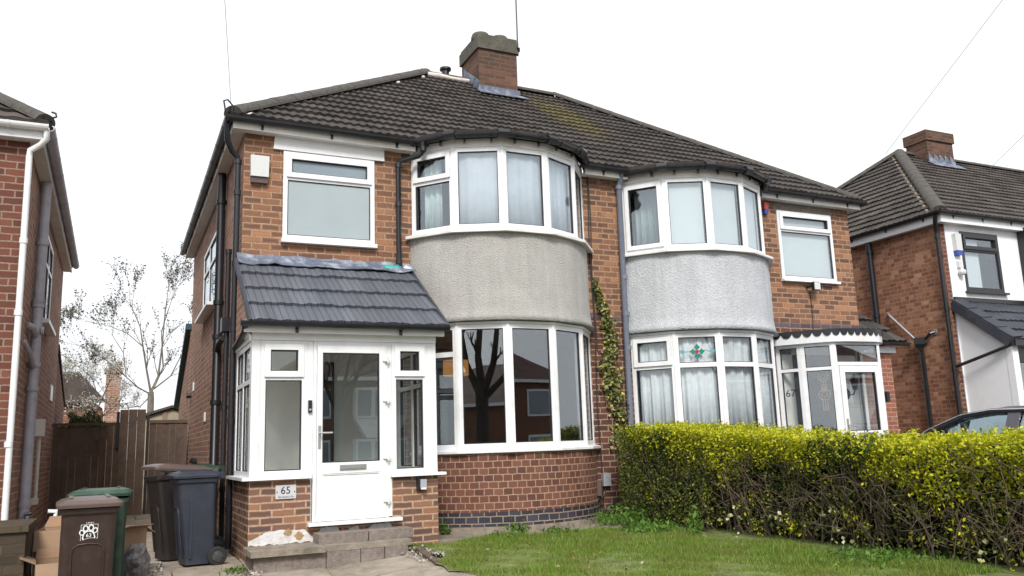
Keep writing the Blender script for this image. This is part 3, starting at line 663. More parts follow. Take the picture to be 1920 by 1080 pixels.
# --- walls
fz = lambda x: 5.02+TZ(x)
mb = MB(); wall(mb, (1.31, 0), (1, 0), PX-1.31, 2.86, 5.02, [(1.83-1.31, 2.95-1.31, 3.66, 4.76), (3.51-1.31, 6.12-1.31, 2.86, 5.02)], zt=lambda u: fz(1.31+u))
mb.build('upper_wall', M['brick_up'], h65)
mb = MB(); wall(mb, (1.31, 0), (1, 0), PX-1.31, -.3, 2.78, [(3.51-1.31, 6.12-1.31, -.3, 2.78)]); mb.build('lower_wall', M['brick_low'], h65)
mb = MB(); wall(mb, (6.12, -.003), (1, 0), PX-6.12, 2.782, 2.858); mb.build('string_course', M['brick_band'], h65)
mb = MB(); wall(mb, (1.31, DEP), (0, -1), DEP, -.3, 5.02, [(DEP-4.86, DEP-2.85, 3.3, 4.42)], zt=lambda u: fz(1.31)); wall(mb, (PX, DEP), (-1, 0), PX-1.31, -.3, 5.02)
mb.build('side_wall', M['brick_side65'], h65)
mb = MB(); wall(mb, (PX, 0), (1, 0), 11.47-PX, 2.83, 5.02, [(9.87-PX, 11.03-PX, 3.57, 4.70), (6.86-PX, 9.46-PX, 2.83, 5.02)], zt=lambda u: fz(PX+u))
mb.build('upper_wall', M['brick_up'], h67)
mb = MB(); wall(mb, (PX, 0), (1, 0), 11.47-PX, -.3, 2.75, [(6.86-PX, 9.46-PX, -.3, 2.75), (9.9-PX, 10.85-PX, -.3, 2.2)]); mb.build('lower_wall', M['brick_low'], h67)
mb = MB(); wall(mb, (PX, -.003), (1, 0), 6.86-PX, 2.752, 2.828); wall(mb, (9.47, -.003), (1, 0), 11.47-9.47, 2.752, 2.828); mb.build('string_course', M['brick_band'], h67)
mb = MB(); wall(mb, (11.47, 0), (0, 1), DEP, -.3, 5.02, zt=lambda u: fz(11.47)); wall(mb, (11.47, DEP), (-1, 0), 11.47-PX, -.3, 5.02)
mb.build('side_wall', M['brick_side65'], h67)
# --- rooms behind the windows
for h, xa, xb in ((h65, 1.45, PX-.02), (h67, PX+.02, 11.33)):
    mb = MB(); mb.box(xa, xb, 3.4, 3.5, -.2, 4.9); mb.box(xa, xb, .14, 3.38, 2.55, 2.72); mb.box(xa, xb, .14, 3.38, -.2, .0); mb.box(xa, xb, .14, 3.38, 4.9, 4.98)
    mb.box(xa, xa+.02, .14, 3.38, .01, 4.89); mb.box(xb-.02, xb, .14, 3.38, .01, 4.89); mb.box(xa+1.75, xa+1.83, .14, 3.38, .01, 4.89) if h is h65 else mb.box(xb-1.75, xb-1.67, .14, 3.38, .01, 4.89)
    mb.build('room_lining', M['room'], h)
# --- roof
def add_roof(h, lo, hi, side):
    mb = MB()
    tiles(mb, roof_front, VL, lo, hi, .283, .115, .018, .034, stag=False)
    ra = mb.build('roof', M['tile_main'], h)
    mb = MB()
    if side == 'L': tiles(mb, roof_left, VL, lambda v: -.2+v*CA, lambda v: 7.56-v*CA, .283, .23, .013, .03, stag=False, res=4)
    else: tiles(mb, roof_right, VL, lambda v: -.2+v*CA, lambda v: 7.56-v*CA, .283, .23, .013, .03, stag=False, res=4)
    zt_ = lambda x: ZE+VL*SA+TZ(x)
    if side == 'L':
        mb.face([(1.1, 7.56, ZE), (5.0, 3.68, zt_(5)), (PX, 3.68, zt_(PX)), (PX, 7.56, ZE+TZ(PX))])
        mb.build('side_roof', M['tile_main'], h); mb = MB(); ridge_run(mb, (1.14, -.16, ZE+.045), (5.0, 3.68, zt_(5)+.05), .13); mb.build('hip_tiles', M['ridge'], ra)
        mb = MB(); ridge_run(mb, (5.0, 3.68, zt_(5)+.02), (5.86, 3.68, zt_(5.9)+.02), .11); ridge_run(mb, (1.14, 7.52, ZE+.045), (5.0, 3.68, zt_(5)+.05), .135); mb.build('ridge_tiles', M['ridge'], ra)
        # mortar bedding squeezed out under the hip and ridge tiles
        mb = MB()
        A = V3((1.14, -.16, ZE+.03)); Bq = V3((5.0, 3.68, zt_(5)+.03))
        for k in range(44):
            t = (k+.5)/44
            if random.random() < (.05 if t < .45 else .34):
                p = A+(Bq-A)*t+V3((.12, -.06, -.03)); q = p+(Bq-A).normalized()*random.uniform(.05, .13); mb.tube([p, (p+q)/2+V3((.02, -.02, -.01)), q], [.018, random.uniform(.025, .038), .02], 6)
        a = V3((5.0, 3.55, zt_(5)-.035)); mb.tube([a, a+V3((.25, 0, .0)), a+V3((.5, .0, -.01)), a+V3((.85, 0, -.01))], [.05, .055, .04, .045], 7)
        mb.build('hip_bedding', M['mortar'], ra, smooth=True)
    else:
        mb.face([(PX, 7.56, ZE+TZ(PX)), (PX, 3.68, zt_(PX)), (7.75, 3.68, zt_(7.75)), (11.65, 7.56, ZE+TZ(11.65))])
        mb.build('side_roof', M['tile_main'], h); mb = MB(); ridge_run(mb, (11.6, -.14, ZE+TZ(11.6)+.045), (7.75, 3.68, zt_(7.75)+.04), .115); mb.build('hip_tiles', M['ridge'], ra)
        mb = MB(); ridge_run(mb, (6.7, 3.68, zt_(6.7)+.02), (7.75, 3.68, zt_(7.75)+.02), .12); mb.build('ridge_tiles', M['ridge'], ra)
    return ra
roof65 = add_roof(h65, lambda v: 1.1+.809*v, lambda v: PX, 'L')
roof67 = add_roof(h67, lambda v: PX, lambda v: 11.65-.809*v, 'R')
# small roofs that carry the eaves out over the bays
def bay_roof(h, bay, z, name='bay_roof'):
    ro = bay.R+.12; b = ro*math.sin(R_(63.4))
    def s_of(x):
        t = math.asin(max(-.98, min(.98, (x-bay.xc)/ro))); yo = bay.cy-ro*math.cos(t); return max(.12, (z-ZE-TZ(x)-.737*(yo+.2))/(.737-.25)+.12), yo
    def F(u, v, hh):
        s_, yo = s_of(u); return V3((u, yo+v*s_-hh*.3, z+.02+.25*v*s_+hh*.95))
    mb = MB(); tiles(mb, F, 1.0, lambda v: bay.xc-b, lambda v: bay.xc+b, .26, .115, .013, .032, stag=False); return mb.build(name, M['tile_main'], h)
bay_roof(h65, B65, 5.05); bay_roof(h67, B67, 4.99)
# --- fascias, soffits, gutters
def eaves(h, segs, side):
    f = None
    for a, b in segs:
        mb = MB(); sf = MB()
        za, zb = TZ(a), TZ(b)
        for y0, y1, z0, z1, t in ((-.16, -.14, 4.965, 5.09, mb), (-.14, -.001, 4.975, 4.99, sf)):
            t.face([(a, y0, z0+za), (b, y0, z0+zb), (b, y0, z1+zb), (a, y0, z1+za)]); t.face([(a, y0, z0+za), (a, y1, z0+za), (b, y1, z0+zb), (b, y0, z0+zb)])
            t.face([(a, y0, z0+za), (a, y0, z1+za), (a, y1, z1+za), (a, y1, z0+za)]); t.face([(b, y0, z0+zb), (b, y1, z0+zb), (b, y1, z1+zb), (b, y0, z1+zb)]); t.face([(a, y1, z0+za), (a, y1, z1+za), (b, y1, z1+zb), (b, y1, z0+zb)])
        f = mb.build('fascia', M['pvc_old'], h); sf.build('soffit', M['pvc_old'], f)
    mb = MB(); sf = MB()
    if side == 'L': mb.box(1.15, 1.17, -.1395, 7.54, 4.965, 5.09); sf.box(1.171, 1.309, -.139, 7.5, 4.975, 4.99)
    else:
        mb.box(11.60, 11.62, -.1395, 7.54, 4.965+TZ(11.6), 5.09+TZ(11.6)); sf.box(11.471, 11.599, -.139, 7.5, 4.975+TZ(11.6), 4.99+TZ(11.6))
    f = mb.build('fascia', M['pvc_old'], h); sf.build('soffit', M['pvc_old'], f); return f
eaves(h65, [(1.1501, 3.50), (6.12, PX)], 'L'); eaves(h67, [(PX, 6.86), (9.45, 11.62)], 'R')
gz = lambda x: 5.085+TZ(x)
gutter(h65, [(1.05, -.215, gz(1.05)), (3.66, -.215, gz(3.66))], br=1, step=.75)
gutter(h65, [(1.1, 7.56, gz(1.1)), (1.1, -.2, gz(1.1))], br=1, step=.7)
gutter(h65, [(5.98, -.215, gz(6)), (PX+.4, -.215, gz(6.8))], br=1, step=.5)
gutter(h67, [(9.35, -.215, gz(9.35)), (11.7, -.215, gz(11.7))], br=1, step=.75)
gutter(h67, [(11.66, -.2, gz(11.66)), (11.66, 7.56, gz(11.66))], br=1, step=.9)
def bay_gutter(h, bay, z):
    pts = [bay.P(R_(a), bay.R+.13, z) for a in (-66, -38, -12.7, 12.7, 38, 66)]
    g = gutter(h, pts, br=1, step=.35, name='bay_gutter'); mb = MB()
    for p, q in ((1, 0), (2, 1), (3, 2), (4, 3), (5, 4)):
        c = pts[p]; d = (pts[min(p+1, 5)]-pts[p-1]).normalized(); mb.tube([c-d*.075+V3((0, 0, -.012)), c+V3((0, 0, -.012)), c+d*.075+V3((0, 0, -.012))], .066, 8)
    mb.build_each('gutter_joint', M['black_pvc'], g)
bay_gutter(h65, B65, 5.06); bay_gutter(h67, B67, 4.99)

# --- bays
def make_bay(h, bay, z_sill2, zb, zt, ztop, zl0, zl1, rendmat, lower_tr, sash_low, sash_up, up_tr, panes_up, panes_low, rend_bot):
    # fascia ring above the upper lights
    mb = MB(); bay.ring(mb, [(bay.R+.012, zt), (bay.R+.012, ztop), (bay.R-.08, ztop), (bay.R-.08, zt)]); mb.build('bay_fascia', M['pvc_old'], h)
    mb = MB(); mb.face(bay.arc(bay.R-.05, ztop-.03)[::-1]); mb.build('bay_ceiling', M['room'], h)
    bay_windows(h, bay, zb, zt, 'upper_bay_window', up_tr, sash_up, panes_up)
    mb = MB(); bay.ring(mb, [(bay.R-.07, z_sill2-.012), (bay.R+.12, z_sill2-.03), (bay.R+.12, z_sill2+.012), (bay.R+.004, zb-.001), (bay.R-.07, zb-.001)]); mb.build('upper_sill', M['pvc_old'], h, bevel=.005)
    mb = MB(); r = bay.R+.02; n = 64
    bay.ring(mb, [(r, z_sill2-.02), (r+.002, rend_bot+.22), (r+.022, rend_bot+.07), (r+.052, rend_bot), (r-.12, rend_bot), (r-.12, z_sill2-.02)], poly=False, n=n, lim=64.4)
    ro = mb.build('rendered_apron', rendmat, h, smooth=False)
    for p in ro.data.polygons: p.use_smooth = abs(p.normal.z) < .7
    # lower window
    bay_windows(h, bay, zl0, zl1, 'lower_bay_window', lower_tr, sash_low, panes_low)
    mb = MB(); bay.ring(mb, [(bay.R+.014, zl1+.001), (bay.R+.03, rend_bot-.012), (bay.R-.08, rend_bot-.012), (bay.R-.08, zl1+.001)]); mb.build('head_trim', M['pvc'], h)
    mb = MB(); bay.ring(mb, [(bay.R-.07, zl0-.05), (bay.R+.085, zl0-.058), (bay.R+.085, zl0-.022), (bay.R+.004, zl0-.001), (bay.R-.07, zl0-.001)]); mb.build('lower_sill', M['pvc'], h, bevel=.005)
    mb = MB(); bay.ring(mb, [(bay.R+.012, .215), (bay.R+.012, zl0-.045), (bay.R-.1, zl0-.045), (bay.R-.1, .215)], poly=False, n=48, uvs=True); mb.build('bay_wall', M['brick_head'], h)
    mb = MB(); bay.ring(mb, [(bay.R+.018, .047), (bay.R+.018, .213), (bay.R-.1, .213), (bay.R-.1, .047)], poly=False, n=48, uvs=True); mb.build('blue_brick_plinth', M['brick_blue'], h)
    mb = MB(); bay.ring(mb, [(bay.R+.05, -.3), (bay.R+.03, .045), (bay.R-.1, .045), (bay.R-.1, -.3)], poly=False, n=48); mb.build('footing', M['stone'], h)
GH, GL = M['glass_hi'], M['glass']
make_bay(h65, B65, 3.765, 3.81, 4.92, 5.03, .985, 2.545, M['render65'], {0: (1.19,)}, (), ((0, 1),), {0: (.70,)}, {'*': GH}, {'*': GL}, 2.585)
make_bay(h67, B67, 3.735, 3.775, 4.845, 4.965, .955, 2.515, M['render67'], (1.10,), ((0, 1),), ((0, 0),), (), {'*': GH}, {'*': M['glass_net']}, 2.56)
# --- flat first-floor windows
FR_ = {0: M['frost'], 1: M['frost_dark']}
window(h65, 'bathroom_window', (1.79, -.02, 3.64), (1, 0, 0), 1.18, 1.15, (.80,), (), (1,), panes=FR_, sill=(.02, .05, .06))
mb = MB(); mb.poly([(1.66, -.004, 4.80), (3.105, -.004, 4.795), (3.10, -.004, 4.965), (1.68, -.004, 4.97)], (0, -1, 0), .03); mb.build('lintel', M['white_render'], h65, bevel=.012)
window(h67, 'front_window', (9.85, -.02, 3.55), (1, 0, 0), 1.2, 1.17, (.84,), (), (1,), panes={'*': GH}, sill=(.02, .04, .06))
mb = MB(); mb.box(9.8, 11.1, -.006, -.001, 4.725, 4.87); mb.build('lintel', M['stone2'], h67)
window(h65, 'side_window', (1.29, 4.87, 3.3), (0, -1, 0), 2.03, 1.13, (.75,), (1.0,), panes={'*': GH}, sill=(.03, .05, .12))
# --- chimney stack on the shared ridge
mb = MB(); mb.box(5.87, 6.66, 3.1, 3.95, 7.2, 8.36); ch = mb.build('chimney', M['brick_chim'], h65)
mb = MB(); mb.box(5.835, 6.69, 3.06, 3.99, 8.362, 8.60); mb.box(5.86, 6.665, 3.085, 3.965, 8.602, 8.66); mb.build('chimney_cap', M['capstone'], ch, bevel=.03, seg=3)
for x in (6.03, 6.42): mb = MB(); mb.lathe((x, 3.36, 8.655), [(.185, 0), (.18, .07), (.16, .12), (.08, .14)], 16); mb.build('flue_stump', M['capstone'], ch)
mb = MB()
zf = lambda y: ZE+.737*(y+.2)-.06
mb.poly([(5.84, 3.075, zf(3.07)+.03), (6.69, 3.075, zf(3.07)+.01), (6.69, 3.075, zf(3.07)+.15), (5.84, 3.075, zf(3.07)+.16)], (0, -1, 0), .012)
mb.poly([(5.80, 3.05, zf(3.07)+.05), (6.74, 3.05, zf(3.07)+.03), (6.76, 2.82, zf(2.82)+.075), (5.76, 2.82, zf(2.82)+.08)], (0, -.4, .8), .014)
for k in range(5):
    y = 3.1+k*.14; mb.poly([(5.858, y, zf(y)+.05), (5.858, y+.15, zf(y)+.16), (5.858, y+.13, zf(y)+.33), (5.858, y-.02, zf(y)+.22)], (-1, 0, 0), .014)
mb.build('flashing', M['lead'], ch)
mb = MB(); mb.tube([(6.70, 3.12, 8.35), (6.70, 3.12, 9.6)], .014, 6); mb.box(6.66, 6.72, 3.06, 3.13, 8.42, 8.5); mb.build('aerial_mast', M['black_pvc'], ch)
mb = MB(); mb.lathe((5.42, 3.68, 8.0), [(.07, -.05), (.07, .08), (.11, .09), (.11, .13), (.05, .15)], 12); mb.build('roof_vent', M['black_pvc'], roof65)

# --- front downpipes and cables
mb = MB(); pipe(mb, [(3.56, -.30, 5.03), (3.56, -.28, 4.90), (3.52, -.24, 4.85), (3.33, -.10, 4.81), (3.28, -.08, 4.77), (3.28, -.08, 3.37)], .035, 10, [((3.56, -.3, 4.93), (0, 0, 1)), ((3.28, -.08, 4.74), (0, 0, 1)), ((3.28, -.08, 4.2), (0, 0, 1)), ((3.28, -.08, 3.42), (0, 0, 1))]); mb.build('downpipe', M['black_pvc'], h65, smooth=True)
mb = MB(); pipe(mb, [(1.08, -.12, 5.03), (1.10, -.08, 4.82), (1.16, .0, 4.72), (1.235, .05, 4.66), (1.245, .05, 4.55), (1.245, .05, -.05)], .036, 10, [((1.245, .05, z), (0, 0, 1)) for z in (4.6, 4.2, 3.3, 2.5, 1.4, .4)]); mb.build('downpipe', M['black_pvc'], h65, smooth=True)
mb = MB(); pipe(mb, [(1.235, 1.75, 4.98), (1.235, 1.75, .1), (1.235, 1.6, -.1)], .058, 12, [((1.235, 1.75, z), (0, 0, 1)) for z in (4.55, 3.1, 2.62, 1.72, .5)]); mb.tube([(1.26, 1.3, 2.55), (1.235, 1.55, 2.5), (1.235, 1.75, 2.42)], .04, 8); mb.build('soil_pipe', M['black_pvc'], h65, smooth=True)
mb = MB(); pipe(mb, [(1.24, .72, 3.62), (1.24, .72, 2.72), (1.24, .72, -.06)], .033, 8, [((1.24, .72, z), (0, 0, 1)) for z in (3.6, 2.6, 1.6, .6)]); mb.box(1.17, 1.31, .62, .82, 2.55, 2.73); mb.build('waste_pipe', M['black_pvc'], h65)
mb = MB(); pipe(mb, [(6.74, -.17, 4.98), (6.745, -.1, 4.86), (6.745, -.07, 4.8), (6.70, -.07, -.05)], .043, 10, [((6.743, -.07, z), (0, 0, 1)) for z in (4.78, 3.4, 2.85, 2.35)]); mb.build('downpipe', M['bluegrey_pipe'], h67, smooth=True)
for q, (dx, z0) in enumerate(((0, .15), (.025, 2.3))):
    mb = MB(); pts = [(6.22+dx+.012*math.sin(z*3+q), -.012, z) for z in fr(5.0, z0, 26)]; mb.tube(pts, .009, 5); mb.build('wall_cable', M['cable'], h65)
for x in (6.32, 6.57):
    mb = MB(); mb.box(x-.085, x+.085, -.01, -.002, 4.80, 4.885)
    for k in range(6):
        for j in range(3): mb.box(x-.075+k*.026, x-.059+k*.026, -.013, -.0105, 4.81+j*.025, 4.825+j*.025, 1)
    mb.build('air_brick', [M['brick_pink'], M['black_ink']], h65 if x < PX else h67)
# --- fittings on the fronts
mb = MB(); mb.poly([(1.385, -.004, 4.40), (1.60, -.004, 4.40), (1.605, -.004, 4.67), (1.38, -.004, 4.67)], (0, -1, 0), .085); a = mb.build('alarm_box', M['alarm'], h65, bevel=.022, seg=3)
mb = MB(); mb.poly([(1.39, -.006, 4.325), (1.595, -.006, 4.325), (1.595, -.006, 4.397), (1.39, -.006, 4.397)], (0, -1, 0), .055); mb.build('strobe_base', M['alarm_dark'], a, bevel=.015)
mb = MB(); mb.box(9.555, 9.635, -.07, -.003, 4.70, 4.82); a = mb.build('alarm_box', M['alarm_red'], h67, bevel=.01); mb = MB(); mb.box(9.56, 9.63, -.065, -.003, 4.62, 4.697); mb.build('strobe_base', M['alarm_blue'], a, bevel=.02)
mb = MB(); mb.box(10.36, 10.5, -.17, -.12, 3.36, 3.5); mb.tube([(10.36, -.01, 3.43), (10.36, -.12, 3.43)], .02, 6); fl = mb.build('floodlight', M['black_pvc'], h67, bevel=.006); mb = MB(); mb.obox((10.37, -.173, 3.37), (1, 0, 0), (0, -1, 0), 0, .12, 0, .12, 0, .012); mb.build('lamp_face', M['alarm'], fl)
mb = MB(); mb.tube([(10.42, -.012, 3.36), (10.43, -.012, 3.0), (10.40, -.012, 2.6)], .007, 5); mb.build('lamp_cable', M['cable'], fl)
mb = MB(); mb.box(6.215, 6.335, -.07, -.003, .41, .58); mb.build('utility_box', M['grey_plastic'], h65, bevel=.012)
mb = MB(); mb.obox(B65.P(R_(52), B65.R+.016, .30), (math.cos(R_(52)), math.sin(R_(52)), 0), (math.sin(R_(52)), -math.cos(R_(52)), 0), -.06, .06, 0, .19, 0, .06); mt = mb.build('meter_box', plain('dull_brown_box', (.10, .07, .06), rough=.5), h65, bevel=.02)
mb = MB(); p = B65.P(R_(52), B65.R+.04, .3); mb.tube([p, p+V3((.02, 0, -.12)), p+V3((.06, .1, -.3))], .014, 6); mb.tube([(6.27, -.02, .42), (6.25, -.04, .3), (6.1, -.05, .2), (5.95, -.08, .08)], .008, 5); mb.tube([(6.5, -.05, .25), (6.2, -.2, .12), (5.9, -.25, .02)], .016, 6); mb.build('meter_cable', M['cable'], mt)
for y, z, s in ((6.4, 2.28, .1), (4.0, 1.62, .09)): mb = MB(); mb.box(1.29, 1.308, y-s, y+s, z-s*.8, z+s*.8); mb.build('vent_cover', M['pvc'], h65)
mb = MB(); mb.tube([(1.31, 6.9, 2.15), (1.22, 6.9, 2.15)], .05, 8); mb.tube([(1.31, 5.2, .9), (1.2, 5.2, .95)], .05, 8); mb.build('flue_outlet', M['black_pvc'], h65)
mb = MB(); mb.poly([(1.30, 7.7, 3.45), (1.30, 10.2, 2.2), (1.30, 10.2, -.2), (1.30, 7.45, -.2), (1.30, 7.45, 3.5)], (1, 0, 0), 4.5); ex = mb.build('rear_extension', M['brick_side65'], h65)
mb = MB(); mb.poly([(1.2, 7.42, 3.62), (1.2, 10.35, 2.18), (1.2, 10.35, 2.08), (1.2, 7.42, 3.5)], (1, 0, 0), 4.7); mb.build('extension_roof', M['green_trim'], ex)

# ---------------------------------------------------------------- porch of number 65
PY = -1.28
mb = MB()
wall(mb, (1.28, PY), (1, 0), .625, -.14, .742, th=.1); wall(mb, (1.28, 0), (0, -1), 1.28, -.14, .742, th=.1)
wall(mb, (2.80, PY), (1, 0), .53, -.14, .742, th=.1); wall(mb, (3.33, PY), (0, 1), 1.28, -.14, .742, th=.1); wall(mb, (1.905, PY+.002), (1, 0), .895, -.14, .25, th=.1)
mb.face([(1.905, PY, -.14), (1.905, PY+.1, -.14), (1.905, PY+.1, .742), (1.905, PY, .742)]); mb.face([(2.80, PY, -.14), (2.80, PY+.1, -.14), (2.80, PY+.1, .742), (2.80, PY, .742)])
mb.build('porch_wall', M['brick_porch'], h65)
mb = MB(); mb.box(1.30, 3.31, -.03, -.004, -.1, 2.75); mb.box(1.30, 3.31, PY+.1, -.04, 2.24, 2.28); mb.box(1.39, 3.22, PY+.1, -.04, .12, .2); mb.build('porch_lining', M['porch_in'], h65)
mb = MB(); mb.box(2.20, 2.44, -.05, -.032, .21, 2.1); mb.build('inner_door', M['dark_door'], h65)
GP = {'*': M['glass_porch']}
mb = MB(); mb.box(1.28, 1.368, PY, PY+.09, .777, 2.2); mb.box(1.862, 1.925, PY+.002, PY+.07, .777, 2.2); mb.box(3.222, 3.33, PY, PY+.09, .747, 2.2); mb.box(2.755, 2.80, PY+.002, PY+.07, .3, 2.2)
mb.box(1.28, 3.33, PY-.012, PY+.1, 2.202, 2.285); mb.box(1.265, 1.281, PY+.11, -.01, 2.2, 2.285); mb.box(3.329, 3.345, PY+.11, -.01, 2.2, 2.285)
mb.build('porch_frame', M['pvc'], h65, bevel=.005)
window(h65, 'porch_window', (1.37, PY-.002, .777), (1, 0, 0), .49, 1.422, (1.025,), (), (1,), panes=GP)
window(h65, 'porch_window', (2.802, PY-.002, .747), (1, 0, 0), .418, 1.452, (1.065,), (), (1,), panes=GP, fb=.05)
window(h65, 'porch_side_window', (1.282, -.02, .777), (0, -1, 0), 1.165, 1.422, (1.0,), (.58,), (), panes=GP)
window(h65, 'porch_side_window', (3.328, PY+.11, .747), (0, 1, 0), 1.14, 1.452, (1.0,), (.58,), (), panes=GP)
mb = MB(); mb.box(1.20, 1.905, PY-.075, PY+.08, .744, .776); mb.box(1.20, 1.30, PY+.082, -.003, .744, .776); mb.box(2.78, 3.41, PY-.075, PY+.08, .715, .746); mb.build_each('porch_sill', M['pvc'], h65, bevel=.005)
mb = MB()   # door frame
mb.box(1.927, 1.962, PY-.004, PY+.07, .29, 2.2); mb.box(2.724, 2.754, PY-.004, PY+.07, .29, 2.2); mb.box(1.963, 2.723, PY-.004, PY+.07, 2.15, 2.2)
df = mb.build('door_frame', M['pvc'], h65, bevel=.004)
mb = MB(); mb.box(1.87, 2.885, PY-.10, PY+.07, .252, .287); mb.build('door_sill', M['pvc'], h65, bevel=.006)
mb = MB(); y0, y1 = PY-.028, PY+.03
mb.box(1.965, 2.022, y0, y1, .293, 2.147); mb.box(2.655, 2.72, y0, y1, .293, 2.147); mb.box(2.0225, 2.6545, y0, y1, .293, .365); mb.box(2.0225, 2.6545, y0, y1, .78, .895); mb.box(2.0225, 2.6545, y0, y1, 2.075, 2.147)
mb.box(2.0225, 2.6545, PY-.012, PY+.02, .366, .779)
for q in ((2.0225, 2.036, .365, .78), (2.641, 2.6545, .365, .78), (2.036, 2.641, .365, .379), (2.036, 2.641, .766, .78)): mb.box(q[0], q[1], PY-.022, PY-.0125, q[2], q[3])
for q in ((2.0225, 2.034, .895, 2.075), (2.643, 2.6545, .895, 2.075), (2.034, 2.643, .895, .907), (2.034, 2.643, 2.063, 2.075)): mb.box(q[0], q[1], PY-.02, PY+.02, q[2], q[3], 1)
door = mb.build('front_door', [M['pvc'], M['gasket']], h65, bevel=.004)
mb = MB(); mb.box(2.035, 2.642, PY-.006, PY+.004, .908, 2.062); mb.build('pane', glassmat('door_glass', k=2.8, add=.03, tint=(.74, .78, .78)), door)
mb = MB(); mb.box(2.21, 2.50, PY-.042, PY-.029, .815, .868); mb.box(2.222, 2.488, PY-.048, PY-.0425, .826, .857); mb.build('letterbox', M['steel'], door, bevel=.004)
mb = MB(); mb.box(1.976, 2.006, PY-.04, PY-.029, 1.05, 1.29); mb.tube([(1.99, PY-.04, 1.21), (1.99, PY-.085, 1.21)], .011, 8); mb.tube([(1.985, PY-.085, 1.21), (2.12, PY-.085, 1.21)], .011, 8); mb.build('door_handle', M['steel'], door, bevel=.003)
for z in (2.0, 1.555, .93, .47):
    mb = MB(); mb.box(2.69, 2.772, PY-.048, PY-.0285, z-.016, z+.016); mb.tube([(2.748, PY-.05, z-.035), (2.748, PY-.05, z+.035)], .011, 8); mb.build('hinge', M['pvc_old'], door)
mb = MB(); mb.box(1.872, 1.91, PY-.03, PY-.001, 1.43, 1.56); db = mb.build('doorbell', M['black_pvc'], h65, bevel=.006); mb = MB(); mb.tube([(1.891, PY-.0305, 1.46), (1.891, PY-.034, 1.46)], .012, 10); mb.build('button', M['grey_plastic'], db)
mb = MB(); mb.box(1.545, 1.755, PY-.014, PY-.002, .545, .685); pl = mb.build('house_number_plate', M['plate'], h65, bevel=.002)
text('number', '65', .105, M['black_ink'], (1.648, PY-.0155, .628), FRONT, pl, .001)
text('road_name', 'Barcheston Rd', .026, plain('grey_lettering', (.16, .165, .18)), (1.65, PY-.0155, .566), FRONT, pl, .001)
for x in (1.56, 1.74): mb = MB(); mb.lathe((0, 0, 0), [(.007, 0), (.006, .004)], 10); mb.v = [(x+a, PY-.014-c, .615+b) for a, b, c in mb.v]; mb.build('screw', M['gasket'], pl)
mb = MB(); mb.box(3.075, 3.165, PY-.05, PY-.002, .56, .70); wl = mb.build('wall_light', M['black_pvc'], h65, bevel=.006); mb = MB(); mb.obox((3.105, PY-.051, .575), (1, 0, 0), (0, -1, 0), 0, .07, 0, .1, -.02, .022); mb.build('lens', M['grey_plastic'], wl, bevel=.004); mb = MB(); mb.box(3.11, 3.17, PY-.075, PY-.0515, .565, .585); mb.build('lamp_lip', M['pvc'], wl)
# porch roof
A65 = math.atan2(.955, 1.40); c_, s_ = math.cos(A65), math.sin(A65); L65 = math.hypot(.955, 1.40)
def Fp(u, v, h): return V3((u, -1.43+v*c_-h*s_, 2.375+v*s_+h*c_))
mb = MB(); tiles(mb, Fp, L65, lambda v: 1.252, lambda v: 3.42, L65/4.02, .146, .009, .034, stag=False, res=8)
# fine grooves pressed into the tiles
for i in range(4):
    for k in range(32):
        u = 1.22+k*.0728
        if u < 3.49:
            v0 = i*L65/4.02; mb.face([Fp(u-.0032, v0+.0, .033), Fp(u+.0032, v0, .033), Fp(u+.0032, v0+L65/4.02*.97, .012), Fp(u-.0032, v0+L65/4.02*.97, .012)], m=1) if False else None
mb.poly([Fp(1.255, 0, -.02), Fp(1.255, L65, -.02), Fp(3.42, L65, -.02), Fp(3.42, 0, -.02)], (0, -.56, .83), .012)
pr = mb.build('porch_roof', M['tile_grey'], h65)
mb = MB()
for u0, u1 in ((1.222, 1.253), (3.419, 3.45)):
    mb.poly([Fp(u0, -.01, -.05), Fp(u1, -.01, -.05), Fp(u1, L65, -.05), Fp(u0, L65, -.05)], (0, -s_, c_), .085)
mb.build_each('verge_trim', M['tile_dark'], pr, bevel=.006)
mb = MB(); n = 26; rows = []
for zz, yy in ((3.415, -.012), (3.37, -.03), (3.33, -.10), (3.262, -.20)):
    rows.append([V3((1.25+2.22*i/n, yy-random.uniform(0, .012), zz+random.uniform(-.012, .012)-.012*math.sin(i*.9)*(zz < 3.3))) for i in range(n+1)])
mb.grid(rows); fo = mb.build('flashing', M['lead'], pr); md = fo.modifiers.new('t', 'SOLIDIFY'); md.thickness = .008
gutter(h65, [(1.13, -1.475, 2.372), (3.43, -1.475, 2.372)], r=.05, br=1, step=.85)
mb = MB(); mb.box(1.18, 3.40, PY-.115, PY-.10, 2.27, 2.38); mb.box(1.18, 3.40, PY-.099, PY-.013, 2.286, 2.30); mb.build('porch_fascia', M['pvc'], h65)
mb = MB(); mb.poly([(1.265, -1.27, 2.286), (1.265, -.01, 2.286), (1.265, -.01, 3.27), (1.265, -1.27, 2.42)], (1, 0, 0), .015); mb.poly([(3.40, -1.27, 2.286), (3.40, -.01, 2.286), (3.40, -.01, 3.27), (3.40, -1.27, 2.42)], (1, 0, 0), .015); mb.build_each('gable_end', M['brick_side65'], h65)
mb = MB(); pipe(mb, [(1.18, -1.47, 2.36), (1.20, -1.30, 2.30), (1.235, -.6, 2.28), (1.25, -.05, 2.26)], .034, 8); mb.build('gutter_pipe', M['black_pvc'], h65, smooth=True)
